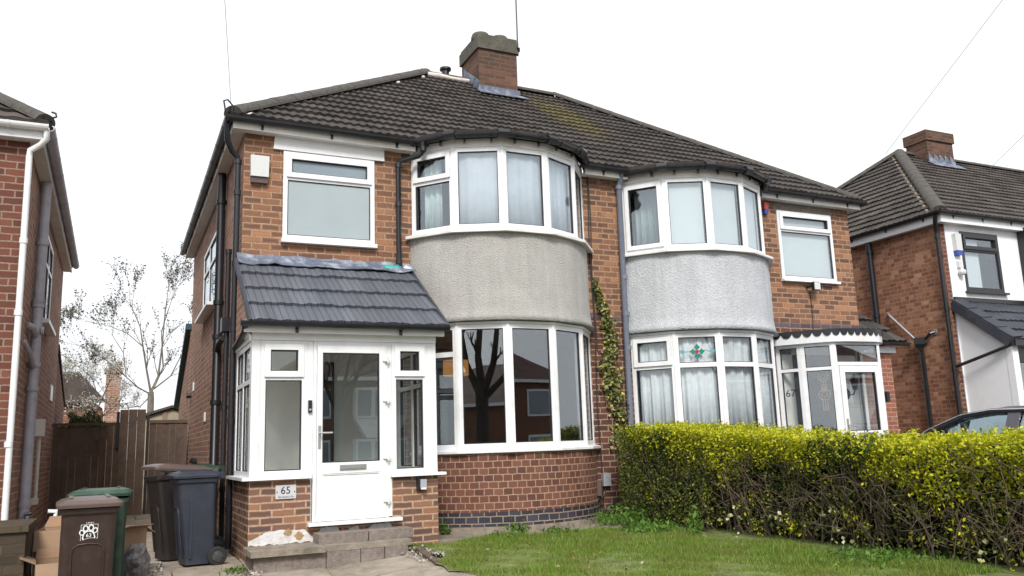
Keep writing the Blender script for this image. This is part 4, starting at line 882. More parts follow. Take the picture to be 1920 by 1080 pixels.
# flaking white paint over the brick below the door
def blob(name, x0, x1, z0, z1, mat, n=26, dep=.006, jag=.35, y=PY):
    mb = MB(); top = []; bot = []
    q_ = .5
    for i in range(n+1):
        t = i/n; e = min(1, 3*t+.15, 6*(1-t)); hz = (z1-z0)
        q_ = .6*q_+.4*random.random() if i else .5; top.append((x0+(x1-x0)*t, z0+hz*(.25+.75*e)*(1-jag*q_))); bot.append((x0+(x1-x0)*t, z0+.02*random.random()))
    ring = [V3((a, y-.002, b)) for a, b in bot]+[V3((a, y-.002, b)) for a, b in top[::-1]]
    for i in range(n):
        q = [bot[i], bot[i+1], top[i+1], top[i]]; mb.face([(a, y-dep, b) for a, b in q])
    for a, b in zip(ring, ring[1:]+ring[:1]): mb.face([a, b, b+V3((0, -dep+.002, 0)), a+V3((0, -dep+.002, 0))])
    return mb.build(name, mat, h65)
random.seed(11)
blob('flaking_paint', 1.285, 1.95, .085, .245, M['plaster_white'], jag=.22); blob('flaking_paint', 1.95, 2.24, .10, .25, M['plaster_white'], jag=.3); blob('flaking_paint', 2.28, 2.45, .12, .24, M['plaster_white'], jag=.4); blob('flaking_paint', 2.5, 2.82, .12, .248, M['plaster_white'], jag=.25)
for x, z, r in ((1.68, .205, .045), (1.79, .165, .05), (1.88, .24, .025)):
    mb = MB(); ring = [(x+r*math.cos(a)*random.uniform(.7, 1.15), PY-.009, z+r*.85*math.sin(a)*random.uniform(.7, 1.15)) for a in [k*.45 for k in range(14)]]; mb.poly(ring, (0, 1, 0), .008); mb.build('exposed_plaster', M['ochre'], h65)
# torn plastic sheet stuffed where the flashing ends
def scrap(x, y, z, sx, sz, mat, label):
    mb = MB(); rows = [[V3((x+sx*(i/5-.5)+random.uniform(-.02, .02), y-.03*random.random()-.04*(1-j/3), z+sz*(j/3-.5)+random.uniform(-.02, .02))) for i in range(6)] for j in range(4)]
    mb.grid(rows); o = mb.build('plastic_scrap', mat, smooth=True); md = o.modifiers.new('t', 'SOLIDIFY'); md.thickness = .004; tag(o, label, 'plastic scrap'); return o
scrap(3.18, -.09, 3.30, .22, .13, M['poly'], 'torn teal plastic sheet tucked by the flashing below the black downpipe')
scrap(3.38, -.08, 3.29, .2, .14, M['poly_w'], 'crumpled white plastic sheet between the porch roof and the beige bay')

# ---------------------------------------------------------------- steps, blocks, edging
mb = MB()
for a, b in ((1.235, 1.955), (1.965, 2.86)):
    mb.box(a, b, -1.82+(.06 if a > 1.9 else 0), PY-.004, .035, .09)
st = thing('doorstep', 'low concrete step of two worn slabs on a brick riser below the white porch door', 'step', (1.25, -1.8, 0)); mb.build('step_slab', M['stone'], st, bevel=.014, seg=3)
mb = MB(); xs = [1.27, 1.97, 2.32, 2.57, 2.82]
for a, b in zip(xs, xs[1:]): mb.box(a+.004, b-.004, -1.755+random.uniform(-.015, .01), PY-.01, -.16, .034)
mb.build('riser', M['stone2'], st, bevel=.012)
for a, b, lb in ((1.93, 2.44, 'left of the two rough stone blocks laid on the step under the door sill'), (2.452, 2.93, 'right of the two rough stone blocks laid on the step under the door sill')):
    mb = MB(); n = 9; mb.box(a, b, -1.60, -1.32, .091, .188); o = mb.build('stone_block', M['stone2'], bevel=.022, seg=3); tag(o, lb, 'stone block', 'stone blocks used as an upper step')
mb = MB(); mb.obox((2.93, -1.75, G(2.9, -1.8)+.012), V3((-.09, -1, -.07)).normalized(), V3((-1, .09, 0)).normalized(), 0, .85, 0, .045, -.03, .03); o = mb.build('edging_board', M['timber'], bevel=.006); tag(o, 'short rotten timber board edging the paving beside the lawn', 'edging board')

# ---------------------------------------------------------------- porch of number 67
pv = [(9.55, -.03), (9.73, -.38), (10.045, -.76), (10.955, -.82), (11.35, -.03)]
zt0, zt1 = 2.43, 2.60
for i in range(4):
    (ax, ay), (bx, by) = pv[i], pv[i+1]; U = V3((bx-ax, by-ay, 0)); W = U.length; U.normalize()
    if i != 2: window(h67, 'porch_window', (ax, ay, .0), tuple(U), W, zt0, (2.02,), (), (), panes={'*': M['glass']}, fb=.06)
    else:
        window(h67, 'porch_toplight', (ax, ay, 2.06), tuple(U), W, zt0-2.06, (), (), (), panes={'*': M['glass']}, fb=.05)
        Nn = V3((U.y, -U.x, 0)); mb = MB(); O = V3((ax, ay, 0))
        mb.obox(O, U, Nn, 0, .06, 0, 2.058, -.07, 0); mb.obox(O, U, Nn, W-.06, W, 0, 2.058, -.07, 0); mb.build('door_frame', M['pvc'], h67)
        mb = MB()
        for q in ((.065, .155, .02, 2.05), (W-.155, W-.065, .02, 2.05), (.155, W-.155, .02, .62), (.155, W-.155, .94, 1.05), (.155, W-.155, 1.95, 2.05)): mb.obox(O, U, Nn, *q, -.05, .02)
        mb.obox(O, U, Nn, .155, W-.155, .62, .94, -.03, .006)
        for q in ((.155, .167, 1.05, 1.95), (W-.167, W-.155, 1.05, 1.95), (.167, W-.167, 1.05, 1.062), (.167, W-.167, 1.938, 1.95)): mb.obox(O, U, Nn, *q, -.04, .008, 1)
        d67 = mb.build('front_door', [M['pvc'], M['gasket']], h67)
        mb = MB(); mb.obox(O, U, Nn, .165, W-.165, 1.06, 1.94, -.02, -.012); mb.build('pane', M['glass'], d67)
        mb = MB(); mb.obox(O, U, Nn, .30, .62, .965, 1.025, .021, .034); mb.build('letterbox', M['steel'], d67)
        mb = MB(); mb.obox(O, U, Nn, .09, .125, 1.0, 1.24, .021, .03); mb.tube([O+U*.105+V3((0, 0, 1.14))+Nn*.06, O+U*.24+V3((0, 0, 1.12))+Nn*.06], .012, 8); mb.build('door_handle', M['steel'], d67)
def sm_poly(r): return [V3((x, y, 0)) for x, y in pv]
def pcurve(off, z, n=40):      # smooth line that bows round outside the porch posts
    P = [V3((9.40, .0, 0)), V3((9.70, -.42, 0)), V3((10.05, -.79, 0)), V3((10.5, -.87, 0)), V3((10.95, -.84, 0)), V3((11.3, -.5, 0)), V3((11.45, -.02, 0))]
    out = []
    for i in range(n+1):
        t = i/n*(len(P)-1); k = min(int(t), len(P)-2); f = t-k; a = P[max(k-1, 0)]; b = P[k]; c = P[k+1]; d = P[min(k+2, len(P)-1)]
        q = .5*((2*b)+(c-a)*f+(2*a-5*b+4*c-d)*f*f+(3*b-a-3*c+d)*f**3); ctr = V3((10.45, .15, 0)); e = (q-ctr).normalized(); out.append(V3((q.x+e.x*off, q.y+e.y*off, z)))
    return out
mb = MB(); mb.grid([pcurve(.02, zt0-.01), pcurve(.035, zt1), pcurve(-.12, zt1), pcurve(-.12, zt0-.01), pcurve(.02, zt0-.01)]); mb.face(pcurve(.03, zt1+.004)); mb.build('porch_fascia', M['pvc'], h67)
mb = MB(); c1 = pcurve(.042, 0, 132)
for k in range(0, 132, 6):           # scalloped lead edge
    seg = c1[k:k+7]; rows_t = [V3((p.x, p.y, zt1+.02)) for p in seg]; rows_b = [V3((p.x, p.y, zt1-.085*math.sin(math.pi*(j+.35)/6.7)**.55 if 0 < j < 6 else zt1-.02)) for j, p in enumerate(seg)]; mb.grid([rows_b, rows_t])
so_ = mb.build('scalloped_edge', M['black_pvc'], h67); md = so_.modifiers.new('t', 'SOLIDIFY'); md.thickness = .006
mb = MB(); a = pcurve(.03, zt1+.022); b = [V3((10.45, -.01, zt1+.09))]*len(a); mb.grid([a, b]); mb.build('porch_roof', M['lead'], h67)
mb = MB(); mb.box(9.56, 9.88, -.03, -.004, .0, 2.4); mb.box(10.78, 11.44, -.03, -.006, .0, 2.42); mb.box(9.6, 11.4, -.03, -.005, 2.3, 2.42); mb.build('porch_lining', M['porch_in'], h67)
mb = MB(); mb.box(9.9, 10.77, -.004, .03, .0, 2.29); mb.build('inner_door', M['dark_door'], h67)
mb = MB(); mb.obox((11.0, -.80, 1.48), (1, 0, 0), (0, -1, 0), 0, .06, 0, .16, -.06, .03); mb.build('doorbell', M['black_pvc'], h67, bevel=.006)
# house number behind the left light
nz = Euler((math.pi/2, 0, -R_(50)))
text('house_number', '67', .16, M['gasket'], (9.622, -.20, 1.66), Euler((math.pi/2, 0, R_(-63))), h67, .002)
# lantern inside the porch
lt = thing('wall_lantern', 'black carriage lantern on a curled bracket seen through the glass porch door of number 67', 'lantern', (10.52, -.35, 1.7))
mb = MB(); mb.lathe((10.77, -.42, 1.70), [(.035, 0), (.065, .15), (.085, .152), (.05, .19), (.02, .23), (.012, .25)], 6); mb.build('lantern_head', M['black_pvc'], lt)
mb = MB(); mb.tube([(10.77, -.42, 1.70), (10.75, -.40, 1.63), (10.67, -.38, 1.62), (10.62, -.37, 1.66)], .012, 6); mb.lathe((10.62, -.37, 1.55), [(.03, 0), (.065, .06), (.065, .12), (.03, .17)], 10); mb.build('bracket', M['black_pvc'], lt)
# dream catchers in the mid light
for k, (z, r) in enumerate(((2.0-.1, .075), (1.62, .085))):
    dc = thing('dream_catcher', ('upper' if k == 0 else 'lower, larger')+' pale woven ring with beads hanging in the middle light of the bowed porch', 'dream catcher', (9.96, -.6, z), group='dream catchers in the bowed porch')
    mb = MB(); C0 = V3((9.97, -.56, z)); U = V3((.315, -.38, 0)).normalized()
    ring = lambda rr: [C0+U*rr*math.cos(a*.3307)+V3((0, 0, rr*math.sin(a*.3307))) for a in range(20)]
    mb.tube(ring(r), .007, 5); mb.tube(ring(r*.45), .004, 5)
    for a in range(8): q = a*.785; mb.tube([C0+U*r*math.cos(q)+V3((0, 0, r*math.sin(q))), C0+U*r*.45*math.cos(q+.4)+V3((0, 0, r*.45*math.sin(q+.4)))], .0025, 4)
    mb.build('ring', M['card'], dc)
    mb = MB(); 
    for q in (-.4, 0, .4): mb.tube([C0+U*r*q-V3((0, 0, r*.9)), C0+U*r*q-V3((0, 0, r+.16))], [.003, .012], 5)
    mb.build('feathers', M['card'], dc)
# stained glass motif hung in the big bay
sg = thing('stained_glass_motif', 'green flower motif with ruby centre leaded into a top light of the bay', 'stained glass', (7.45, -.8, 2.2))
a_, b_ = B67.P(B67.th[1], B67.R, 0), B67.P(B67.th[2], B67.R, 0); U = (b_-a_).normalized(); Nn = V3((U.y, -U.x, 0)); C0 = (a_+b_)/2+V3((0, 0, 2.245))+Nn*(-.018)
def petal(mat, nm, pts): mb = MB(); mb.poly([C0+U*x+V3((0, 0, z)) for x, z in pts], Nn, .006); mb.build(nm, mat, sg)
for q in range(4): ca, sa = math.cos(q*1.5708), math.sin(q*1.5708); petal(M['stain_teal'], 'petal', [(x*ca-z*sa, x*sa+z*ca) for x, z in ((.025, 0), (.06, .045), (.11, 0), (.06, -.045))])
petal(M['stain_red'], 'flower_centre', [(.026*math.cos(a*.63), .026*math.sin(a*.63)) for a in range(10)])
for sgn in (-1, 1): petal(M['stain_blue'], 'leaf', [(sgn*.17, .0), (sgn*.21, .035), (sgn*.27, .01), (sgn*.21, -.035)])
mb = MB(); mb.tube([C0+U*-.17, C0+U*-.12, C0+U*.12+V3((0, 0, .02)), C0+U*.17], .004, 4); mb.tube([C0+V3((0, 0, .1)), C0+V3((0, 0, .2))], .003, 4); mb.tube([C0-V3((0, 0, .1)), C0-V3((0, 0, .15))], .003, 4); mb.build('lead_came', M['gasket'], sg)
# lean-to beside number 67
mb = MB(); wall(mb, (11.475, .03), (1, 0), .70, -.3, 2.42); wall(mb, (12.175, .03), (0, 1), 4, -.3, 2.42); mb.build('side_store_wall', M['brick_pink'], h67)
mb = MB(); mb.box(11.475, 12.25, -.02, .028, 2.36, 2.47); mb.build('side_store_fascia', M['pvc'], h67)
al = math.atan2(1.04, .95); ca, sa = math.cos(al), math.sin(al); L_ = math.hypot(1.04, .95)
mb = MB(); tiles(mb, lambda u, v, h: V3((u, -.12+v*ca-h*sa, 2.53+v*sa+h*ca)), L_, lambda v: 11.48, lambda v: 12.40-v/L_*.9, L_/5.02, .13, .018, .05, stag=False)
mb.face([(12.4, -.12, 2.53), (12.4, 4, 2.53), (11.48, 4, 3.57), (11.48, .83, 3.57)]); mb.build('side_store_roof', M['tile_main'], h67)
gutter(h67, [(11.5, -.16, 2.52), (12.42, -.16, 2.52)], r=.05)

# ---------------------------------------------------------------- number 63, cut by the left edge of the picture
h63 = thing('semi_detached_house', 'dark red brick house with white gutter and grey soil pipe at the left edge', 'house', (-1.02, 0, 0))
Z3 = 4.67; HX = -1.02
mb = MB(); wall(mb, (-9, 0), (1, 0), 9+HX, -.4, 4.62); mb.build('front_wall', M['brick_old'], h63)
mb = MB(); wall(mb, (HX, 0), (0, 1), 7.4, -.4, 4.62, [(2.9, 4.4, 2.98, 4.25)]); wall(mb, (HX, 7.4), (-1, 0), 8, -.4, 4.62); mb.build('side_wall', M['brick_side65'], h63)
mb = MB(); mb.box(-8, -1.2, 1.5, 1.6, -.2, 4.5); mb.build('room_lining', M['room'], h63)
sl = lambda u, v, h: V3((u, -.2+v*CA-h*SA, Z3+.06+v*SA+h*CA)); sr = lambda u, v, h: V3((-.82-v*CA+h*SA, u, Z3+.06+v*SA+h*CA))
mb = MB(); tiles(mb, sl, VL, lambda v: -9, lambda v: -.82-.809*v, .283, .23, .016, .032, stag=False, res=5); rf = mb.build('roof', M['tile_old'], h63)
mb = MB(); tiles(mb, sr, VL, lambda v: -.2+v*CA, lambda v: 7.56-v*CA, .283, .2, .024, .026, res=3); mb.face([(-9, 7.56, Z3), (-9, 3.68, Z3+VL*SA), (-4.7, 3.68, Z3+VL*SA), (-.82, 7.56, Z3)]); mb.build('side_roof', M['tile_old'], h63)
mb = MB(); ridge_run(mb, (-.86, -.16, Z3+.10), (-4.72, 3.68, Z3+VL*SA+.10), .13); mb.build('hip_tiles', M['ridge'], rf)
mb = MB(); mb.box(-9, -.90, -.16, -.14, 4.555, 4.70); mb.box(-.90, -.88, -.1595, 7.5, 4.555, 4.70); f = mb.build('fascia', M['pvc'], h63); mb = MB(); mb.box(-9, -.901, -.139, -.001, 4.56, 4.575); mb.box(-1.019, -.901, .001, 7.48, 4.56, 4.575); mb.build('soffit', M['pvc_old'], f)
gutter(h63, [(-9, -.215, 4.70), (-.82, -.215, 4.70)], mat=M['pvc'], br=1, step=.8, r=.06)
gutter(h63, [(-.82, -.2, 4.70), (-.82, 7.55, 4.70)], mat=M['grey_pipe'], br=1, step=.7, r=.06)
mb = MB(); mb.tube([(-.80, -.23, 4.86), (-.76, -.26, 4.84), (-.75, -.26, 4.80), (-.79, -.24, 4.79)], .012, 5); mb.build('cable_hook', M['cable'], rf)
mb = MB(); pipe(mb, [(-.84, -.2, 4.66), (-.84, -.18, 4.56), (-.90, -.12, 4.50), (-1.0, -.075, 4.44), (-1.005, -.075, 4.36), (-.985, -.075, -.3)], .034, 10, [((-1.0, -.075, z), (0, 0, 1)) for z in (3.4, 2.6, 1.2)]); mb.build('downpipe', M['pvc'], h63, smooth=True)
mb = MB(); pipe(mb, [(-.945, 1.55, 4.62), (-.945, 1.55, .1), (-.945, 1.5, -.05)], .062, 12, [((-.945, 1.55, z), (0, 0, 1)) for z in (3.75, 3.0, 2.95, 2.2, 1.9, .5)], 1.18)
mb.tube([(-.945, 1.55, 2.55), (-.96, 1.2, 2.62), (-1.02, 1.12, 2.64)], .04, 8); mb.tube([(-.945, 1.55, 2.15), (-.965, 1.1, 2.3), (-1.02, .95, 2.42)], .032, 8); mb.tube([(-.89, 1.5, 2.62), (-.86, 1.5, 2.62)], .05, 10); mb.build('soil_pipe', M['grey_pipe'], h63, smooth=True)
window(h63, 'side_window', (-1.0, 2.9, 2.98), (0, 1, 0), 1.5, 1.27, (.85,), (.75,), panes={'*': M['glass_hi']}, sill=(.03, .06, .10))
mb = MB(); mb.box(-1.018, -1.0, 5.8, 6.3, 2.02, 2.28); mb.build('vent_cover', M['pvc'], h63)
mb = MB(); mb.box(-1.018, -.9, 3.3, 3.5, 1.36, 1.6); mb.tube([(-.96, 3.4, 1.36), (-.96, 3.4, .5)], .025, 6); mb.box(-1.018, -.93, 3.3, 3.55, .42, .5); mb.build('meter_pipework', M['pvc_old'], h63)
mb = MB(); mb.poly([(-1.03, 7.5, 3.0), (-1.03, 10.6, 2.2), (-1.03, 10.6, -.3), (-1.03, 7.41, -.3), (-1.03, 7.41, 3.05)], (-1, 0, 0), 4); ex = mb.build('rear_extension', M['brick_old'], h63); mb = MB(); mb.poly([(-1.0, 7.41, 3.16), (-1.0, 10.8, 2.26), (-1.0, 10.8, 2.16), (-1.0, 7.41, 3.06)], (-1, 0, 0), 4.1); mb.build('extension_roof', M['tile_red'], ex)
mb = MB(); mb.tube([(-.97, .6, -.12), (-.92, .45, .0), (-.90, .42, .12)], [.04, .045, .06], 10); mb.build('drain_shoe', M['pvc'], h63)

# ---------------------------------------------------------------- number 69 at the right
h69 = thing('semi_detached_house', 'brick and white rendered house at the right edge with black windows and charcoal tiled porch', 'house', (13.8, 0, 0))
Z9 = 4.93; WX = 13.8
mb = MB(); wall(mb, (WX, 7.4), (0, -1), 7.4, -.4, 4.88); mb.build('side_wall', M['brick_side'], h69)
mb = MB(); wall(mb, (WX, 0), (1, 0), 10.2, -.4, 4.88, [(.5, 1.55, 3.56, 4.7)]); mb.build('front_wall', M['brick_old'], h69)
mb = MB(); wall(mb, (WX+.10, -.012), (1, 0), 10.1, -.4, 4.88, [(.40, 1.45, 3.56, 4.7)], th=.011); mb.build('white_render', M['white_render'], h69)
mb = MB(); mb.box(14, 23, 2, 2.1, -.2, 4.8); mb.build('room_lining', M['porch_in'], h69)
s9 = lambda u, v, h: V3((u, -.2+v*CA-h*SA, Z9+.05+v*SA+h*CA)); s9l = lambda u, v, h: V3((13.6+v*CA-h*SA, u, Z9+.05+v*SA+h*CA))
mb = MB(); tiles(mb, s9, VL, lambda v: 13.6+.809*v, lambda v: 25, .283, .115, .013, .034, stag=False); rf = mb.build('roof', M['tile_old'], h69)
mb = MB(); tiles(mb, s9l, VL, lambda v: -.2+v*CA, lambda v: 7.56-v*CA, .283, .115, .013, .034, stag=False); mb.face([(13.6, 7.56, Z9), (17.5, 3.68, Z9+VL*SA), (25, 3.68, Z9+VL*SA), (25, 7.56, Z9)]); mb.build('side_roof', M['tile_old'], h69)
mb = MB(); ridge_run(mb, (13.64, -.16, Z9+.09), (17.5, 3.68, Z9+VL*SA+.10), .13); ridge_run(mb, (13.64, 7.5, Z9+.09), (17.5, 3.68, Z9+VL*SA+.10), .13); ridge_run(mb, (17.5, 3.68, Z9+VL*SA+.06), (25, 3.68, Z9+VL*SA+.06), .12); mb.build('hip_tiles', M['ridge'], rf)
mb = MB()
for k in range(16): p = V3((13.64, -.16, Z9+.05))+V3((3.86, 3.84, VL*SA))*((k+.5)/16)+V3((-.11, .13, -.05)); mb.tube([p, p+V3((.08, .08, .06)), p+V3((.18, .18, .13))], [.025, .04, .025], 6)
mb.build('hip_bedding', plain('buff_mortar', (.2, .155, .115), rough=.95, vary=.3), rf, smooth=True)
mb = MB(); mb.box(17.92, 18.85, 3.2, 3.80, 7.0, 8.1); ch = mb.build('chimney', M['brick_chim'], h69); mb = MB(); mb.box(17.88, 18.89, 3.16, 3.84, 8.102, 8.36); mb.build('chimney_cap', M['brick_chim'], ch, bevel=.02)
zf9 = lambda y: Z9+.05+.737*(y+.2)
mb = MB(); mb.poly([(17.86, 3.17, zf9(3.17)+.06), (18.95, 3.17, zf9(3.17)+.06), (18.95, 2.93, zf9(2.93)+.06), (17.8, 2.93, zf9(2.93)+.06)], (0, -.4, .8), .014)
for k in range(5): x = 17.9+k*.19; mb.poly([(x, 3.19, zf9(3.19)+.02), (x+.2, 3.19, zf9(3.19)+.02), (x+.2, 3.19, zf9(3.19)+.14), (x+.03, 3.19, zf9(3.19)+.28)], (0, -1, 0), .012)
mb.build('flashing', M['lead'], ch)
mb = MB(); mb.box(13.67, 25, -.16, -.14, 4.80, 4.98); mb.box(13.65, 13.67, -.1595, 7.5, 4.80, 4.98); f = mb.build('fascia', M['pvc'], h69); mb = MB(); mb.box(13.671, 25, -.139, -.013, 4.805, 4.82); mb.box(13.671, 13.799, .001, 7.48, 4.805, 4.82); mb.build('soffit', M['pvc_old'], f)
gutter(h69, [(13.56, -.215, 4.985), (25, -.215, 4.985)], br=1, step=.8); gutter(h69, [(13.6, 7.56, 4.985), (13.6, -.2, 4.985)], br=1, step=.8)
window(h69, 'front_window', (14.29, -.02, 3.55), (1, 0, 0), 1.07, 1.15, (.80,), (), (1,), panes={'*': M['glass_hi']}, mat=M['dark_frame'], sill=(.04, .04, .07), fb=.07)
window(h69, 'bay_window', (15.95, -.25, 3.45), (1, 0, 0), 2.2, 1.35, (.95,), (1.1,), panes={'*': M['glass_hi']}, mat=M['dark_frame'], sill=(.05, .05, .07), fb=.08)
mb = MB(); mb.box(15.95, 18.15, -.18, -.03, 2.3, 3.4); mb.box(15.95, 18.15, -.24, -.03, 4.801, 4.86); mb.box(15.95, 16.03, -.17, -.03, 3.45, 4.8); mb.build('bay_apron', M['dark_frame'], h69)
mb = MB(); mb.box(14.36, 14.85, .06, .075, 3.6, 4.65); mb.build('window_blind', M['blind'], h69)
mb = MB(); mb.box(14.06, 14.22, -.10, -.012, 4.30, 4.62); a = mb.build('alarm_box', M['alarm'], h69, bevel=.025, seg=3); mb = MB(); mb.box(14.07, 14.21, -.095, -.014, 4.215, 4.298); mb.build('strobe_base', M['alarm_blue'], a, bevel=.02)
mb = MB(); mb.box(14.1, 14.19, -.07, -.012, 3.98, 4.1); mb.lathe((14.15, -.08, 3.83), [(.02, 0), (.06, .02), (.07, .06), (.055, .1)], 12); mb.build('camera_housing', M['alarm'], h69)
bp_ = [(13.72, 1.6, 4.85), (13.72, 1.6, -.2)]
mb = MB(); pipe(mb, bp_, .06, 10, [((13.72, 1.6, z), (0, 0, 1)) for z in (4.6, 3.3)]); mb.build('soil_pipe', M['black_pvc'], h69, smooth=True)
mb = MB(); pipe(mb, [(13.58, -.1, 4.93), (13.62, -.05, 4.80), (13.73, .03, 4.70), (13.735, .03, 4.6), (13.735, .03, -.2)], .038, 10, [((13.735, .03, z), (0, 0, 1)) for z in (4.55, 3.2, 2.1)]); mb.build('downpipe', M['black_pvc'], h69, smooth=True)
mb = MB(); mb.tube([(13.72, .65, 2.52), (13.72, .65, -.2)], .042, 8); mb.lathe((13.70, .65, 2.5), [(.05, 0), (.06, .04), (.13, .12), (.14, .24), (.11, .235)], 4); mb.tube([(13.8, .38, 2.82), (13.72, .42, 2.80), (13.71, .52, 2.72), (13.71, .6, 2.66)], .032, 8); mb.build('rainwater_hopper', M['black_pvc'], h69)
mb = MB(); mb.tube([(13.79, 1.38, 3.32), (13.74, 1.3, 3.26), (13.72, .72, 2.68)], .024, 8); mb.lathe((0, 0, 0), [(.06, 0), (.055, .012)], 12); mb.v = [v if (abs(v[0]) > 1) else (13.79-v[2], .38+v[0], 2.82+v[1]) for v in mb.v]; mb.build('waste_pipe', M['alu'], h69)
# its porch
al9 = math.atan2(.82, 1.02); c9, s9_ = math.cos(al9), math.sin(al9); L9 = math.hypot(.82, 1.02)
F9 = lambda u, v, h: V3((u, -1.05+v*c9-h*s9_, 2.50+v*s9_+h*c9))
mb = MB(); tiles(mb, F9, L9, lambda v: 14.05, lambda v: 18, L9/4.02, .146, .016, .03, stag=False); pr9 = mb.build('porch_roof', M['tile_dark'], h69)
mb = MB()
for k in range(4): mb.poly([F9(13.83, k*L9/4, .05-.02), F9(14.09, k*L9/4, .075-.02), F9(14.09, (k+1.05)*L9/4, .06-.02), F9(13.83, (k+1.05)*L9/4, .035-.02)], (-.1, -s9_, c9), .03)
mb.poly([F9(13.82, -.01, -.13), F9(13.82, L9, -.13), F9(13.82, L9, .03), F9(13.82, -.01, .03)], (1, 0, 0), .03); mb.build('verge_tiles', M['tile_dark'], pr9, bevel=.008)
mb = MB(); mb.box(13.9, 18, -.05, -.013, 3.30, 3.42); mb.build('flashing', M['dark_frame'], pr9)
mb = MB(); mb.poly([(13.93, -.013, -.3), (13.93, -.013, 3.2), (13.93, -.86, 2.5), (13.93, -.86, -.3)], (1, 0, 0), .1); mb.box(13.925, 14.08, -.98, -.861, -.3, 2.42); mb.build('porch_wall', M['white_render'], h69)
mb = MB(); mb.box(13.9, 18, -1.08, -1.05, 2.40, 2.50); mb.box(14.082, 18, -.94, -.90, 2.2, 2.39); mb.build('porch_fascia', M['dark_frame'], h69)
window(h69, 'porch_window', (14.085, -.93, -.1), (1, 0, 0), .40, 2.3, (1.75,), (), (), mat=M['dark_frame'], fb=.07); window(h69, 'front_door', (14.49, -.93, -.1), (1, 0, 0), .95, 2.3, (1.75,), (), (0,), mat=M['dark_frame'], fb=.09)
mb = MB(); mb.box(14.02, 14.1, -1.05, -.981, 1.28, 1.38); mb.box(14.04, 14.07, -1.02, -.981, 1.2, 1.46); mb.build('door_lock_box', M['black_pvc'], h69)
mb = MB(); mb.tube([(13.75, -.02, 2.14), (13.80, -.5, 2.27), (13.86, -1.04, 2.42)], .03, 8); mb.build('porch_drain', M['black_pvc'], h69)

# ---------------------------------------------------------------- wheelie bins
def wheelie(label, loc, rotz, body, lid, W=.46, D=.56, H=.93, lidtilt=0, wheel=True, group='wheelie bins in the side passage', lean=0.0):
    """local frame: -Y is the front, wheels and handle at +Y"""
    t = thing('wheelie_bin', label, 'wheelie bin', loc, rotz, group, local=True); t.rotation_euler = (lean, 0, rotz)
    hb = H*.90; wb, db = W*.80, D*.70
    def sec(z, w, d, yoff, n=4):
        r = .04; pts = []
        for cx, cy, a0 in ((w/2-r, d/2-r, 0), (-w/2+r, d/2-r, 90), (-w/2+r, -d/2+r, 180), (w/2-r, -d/2+r, 270)):
            for k in range(n+1): a = R_(a0+90*k/n); pts.append(V3((cx+r*math.cos(a), cy+r*math.sin(a)+yoff, z)))
        return pts
    mb = MB(); zs = [(.03, 0), (.10, .02), (hb*.55, .55), (hb-.045, 1)]
    rows = [sec(z, wb+(W-.05-wb)*q, db+(D-.06-db)*q, (1-q)*.05) for z, q in zs]
    rows += [sec(hb-.044, W-.01, D-.02, 0), sec(hb-.005, W, D-.01, 0), sec(hb, W-.02, D-.03, 0)]
    mb.grid(rows, close=True); mb.face(rows[0][::-1]); mb.face(rows[-1])
    yb = lambda z: -(db+(D-.06-db)*z/hb)/2+(1-z/hb)*.05     # front face
    b = mb.build('body', body, t, bevel=.006)
    # recessed lifting arch on the front
    mb = MB(); arch = [(-.12, .10), (-.12, .525), (-.105, .565), (-.075, .583), (0, .59), (.075, .583), (.105, .565), (.12, .525), (.12, .10)]
    mb.tube([V3((x*W/.46, yb(z)-.004, z)) for x, z in arch], .008, 6); mb.build('front_rib', body, b, smooth=True)
    mb = MB()
    for sx in (-1, 1): mb.obox((sx*(W/2-.03), -.05, hb*.45), (0, 1, 0), (sx, 0, 0), -.012, .012, -.3, .3, -.02, .006)
    mb.build('side_rib', body, b)
    mb = MB(); lr = [sec(hb+.004, W+.035, D+.03, -.01), sec(hb+.035, W+.04, D+.035, -.012), sec(hb+.058, W-.03, D-.03, -.005), sec(hb+.075, W-.14, D-.16, 0)]
    mb.grid(lr, close=True); mb.face(lr[0][::-1]); mb.face(lr[-1])
    for sx in (-.3, .3): mb.box(sx*W-.015, sx*W+.015, -D*.36, D*.36, hb+.06, hb+.082)
    l = mb.build('lid', lid, t, bevel=.008)
    if lidtilt:
        l.location = (0, D/2, hb); l.rotation_euler = (-lidtilt, 0, 0)
        for v in l.data.vertices: v.co -= V3((0, D/2, hb))
    mb = MB(); yh = D/2+.045; mb.tube([(-W*.36, yh, hb+.035), (W*.36, yh, hb+.035)], .017, 8)
    for sx in (-.36, -.13, .13, .36): mb.obox((sx*W, D/2-.03, hb+.0), (1, 0, 0), (0, -1, 0), -.02, .02, -.01, .055, -.085, 0)
    mb.build('handle', lid, t, bevel=.004)
    mb = MB(); mb.tube([(-W*.42, db/2+.06, .095), (W*.42, db/2+.06, .095)], .012, 8); mb.build('axle', M['steel'], t)
    for sx in (-1, 1):
        mb = MB(); x = sx*W*.43; y = db/2+.06; mb.lathe((0, 0, 0), [(.03, -.03), (.085, -.03), (.095, -.02), (.095, .02), (.085, .03), (.03, .03)], 20); mb.v = [(x+c, y+a, .095+b_) for a, b_, c in mb.v]; wh = mb.build('wheel', M['rubber'], t, bevel=.003)
        mb = MB(); mb.lathe((0, 0, 0), [(.055, .0), (.052, .012), (.02, .018)], 12); mb.v = [(x+sx*(.024+c), y+a, .095+b_) for a, b_, c in mb.v]
        for k in range(5): a = k*1.257; mb.obox((x+sx*.036, y, .095), (0, math.cos(a), math.sin(a)), (sx, 0, 0), .012, .055, -.006, .006, 0, .008, Z=(0, -math.sin(a), math.cos(a)))
        mb.build('hub', M['hub_plastic'], wh)
    return t, yb, b
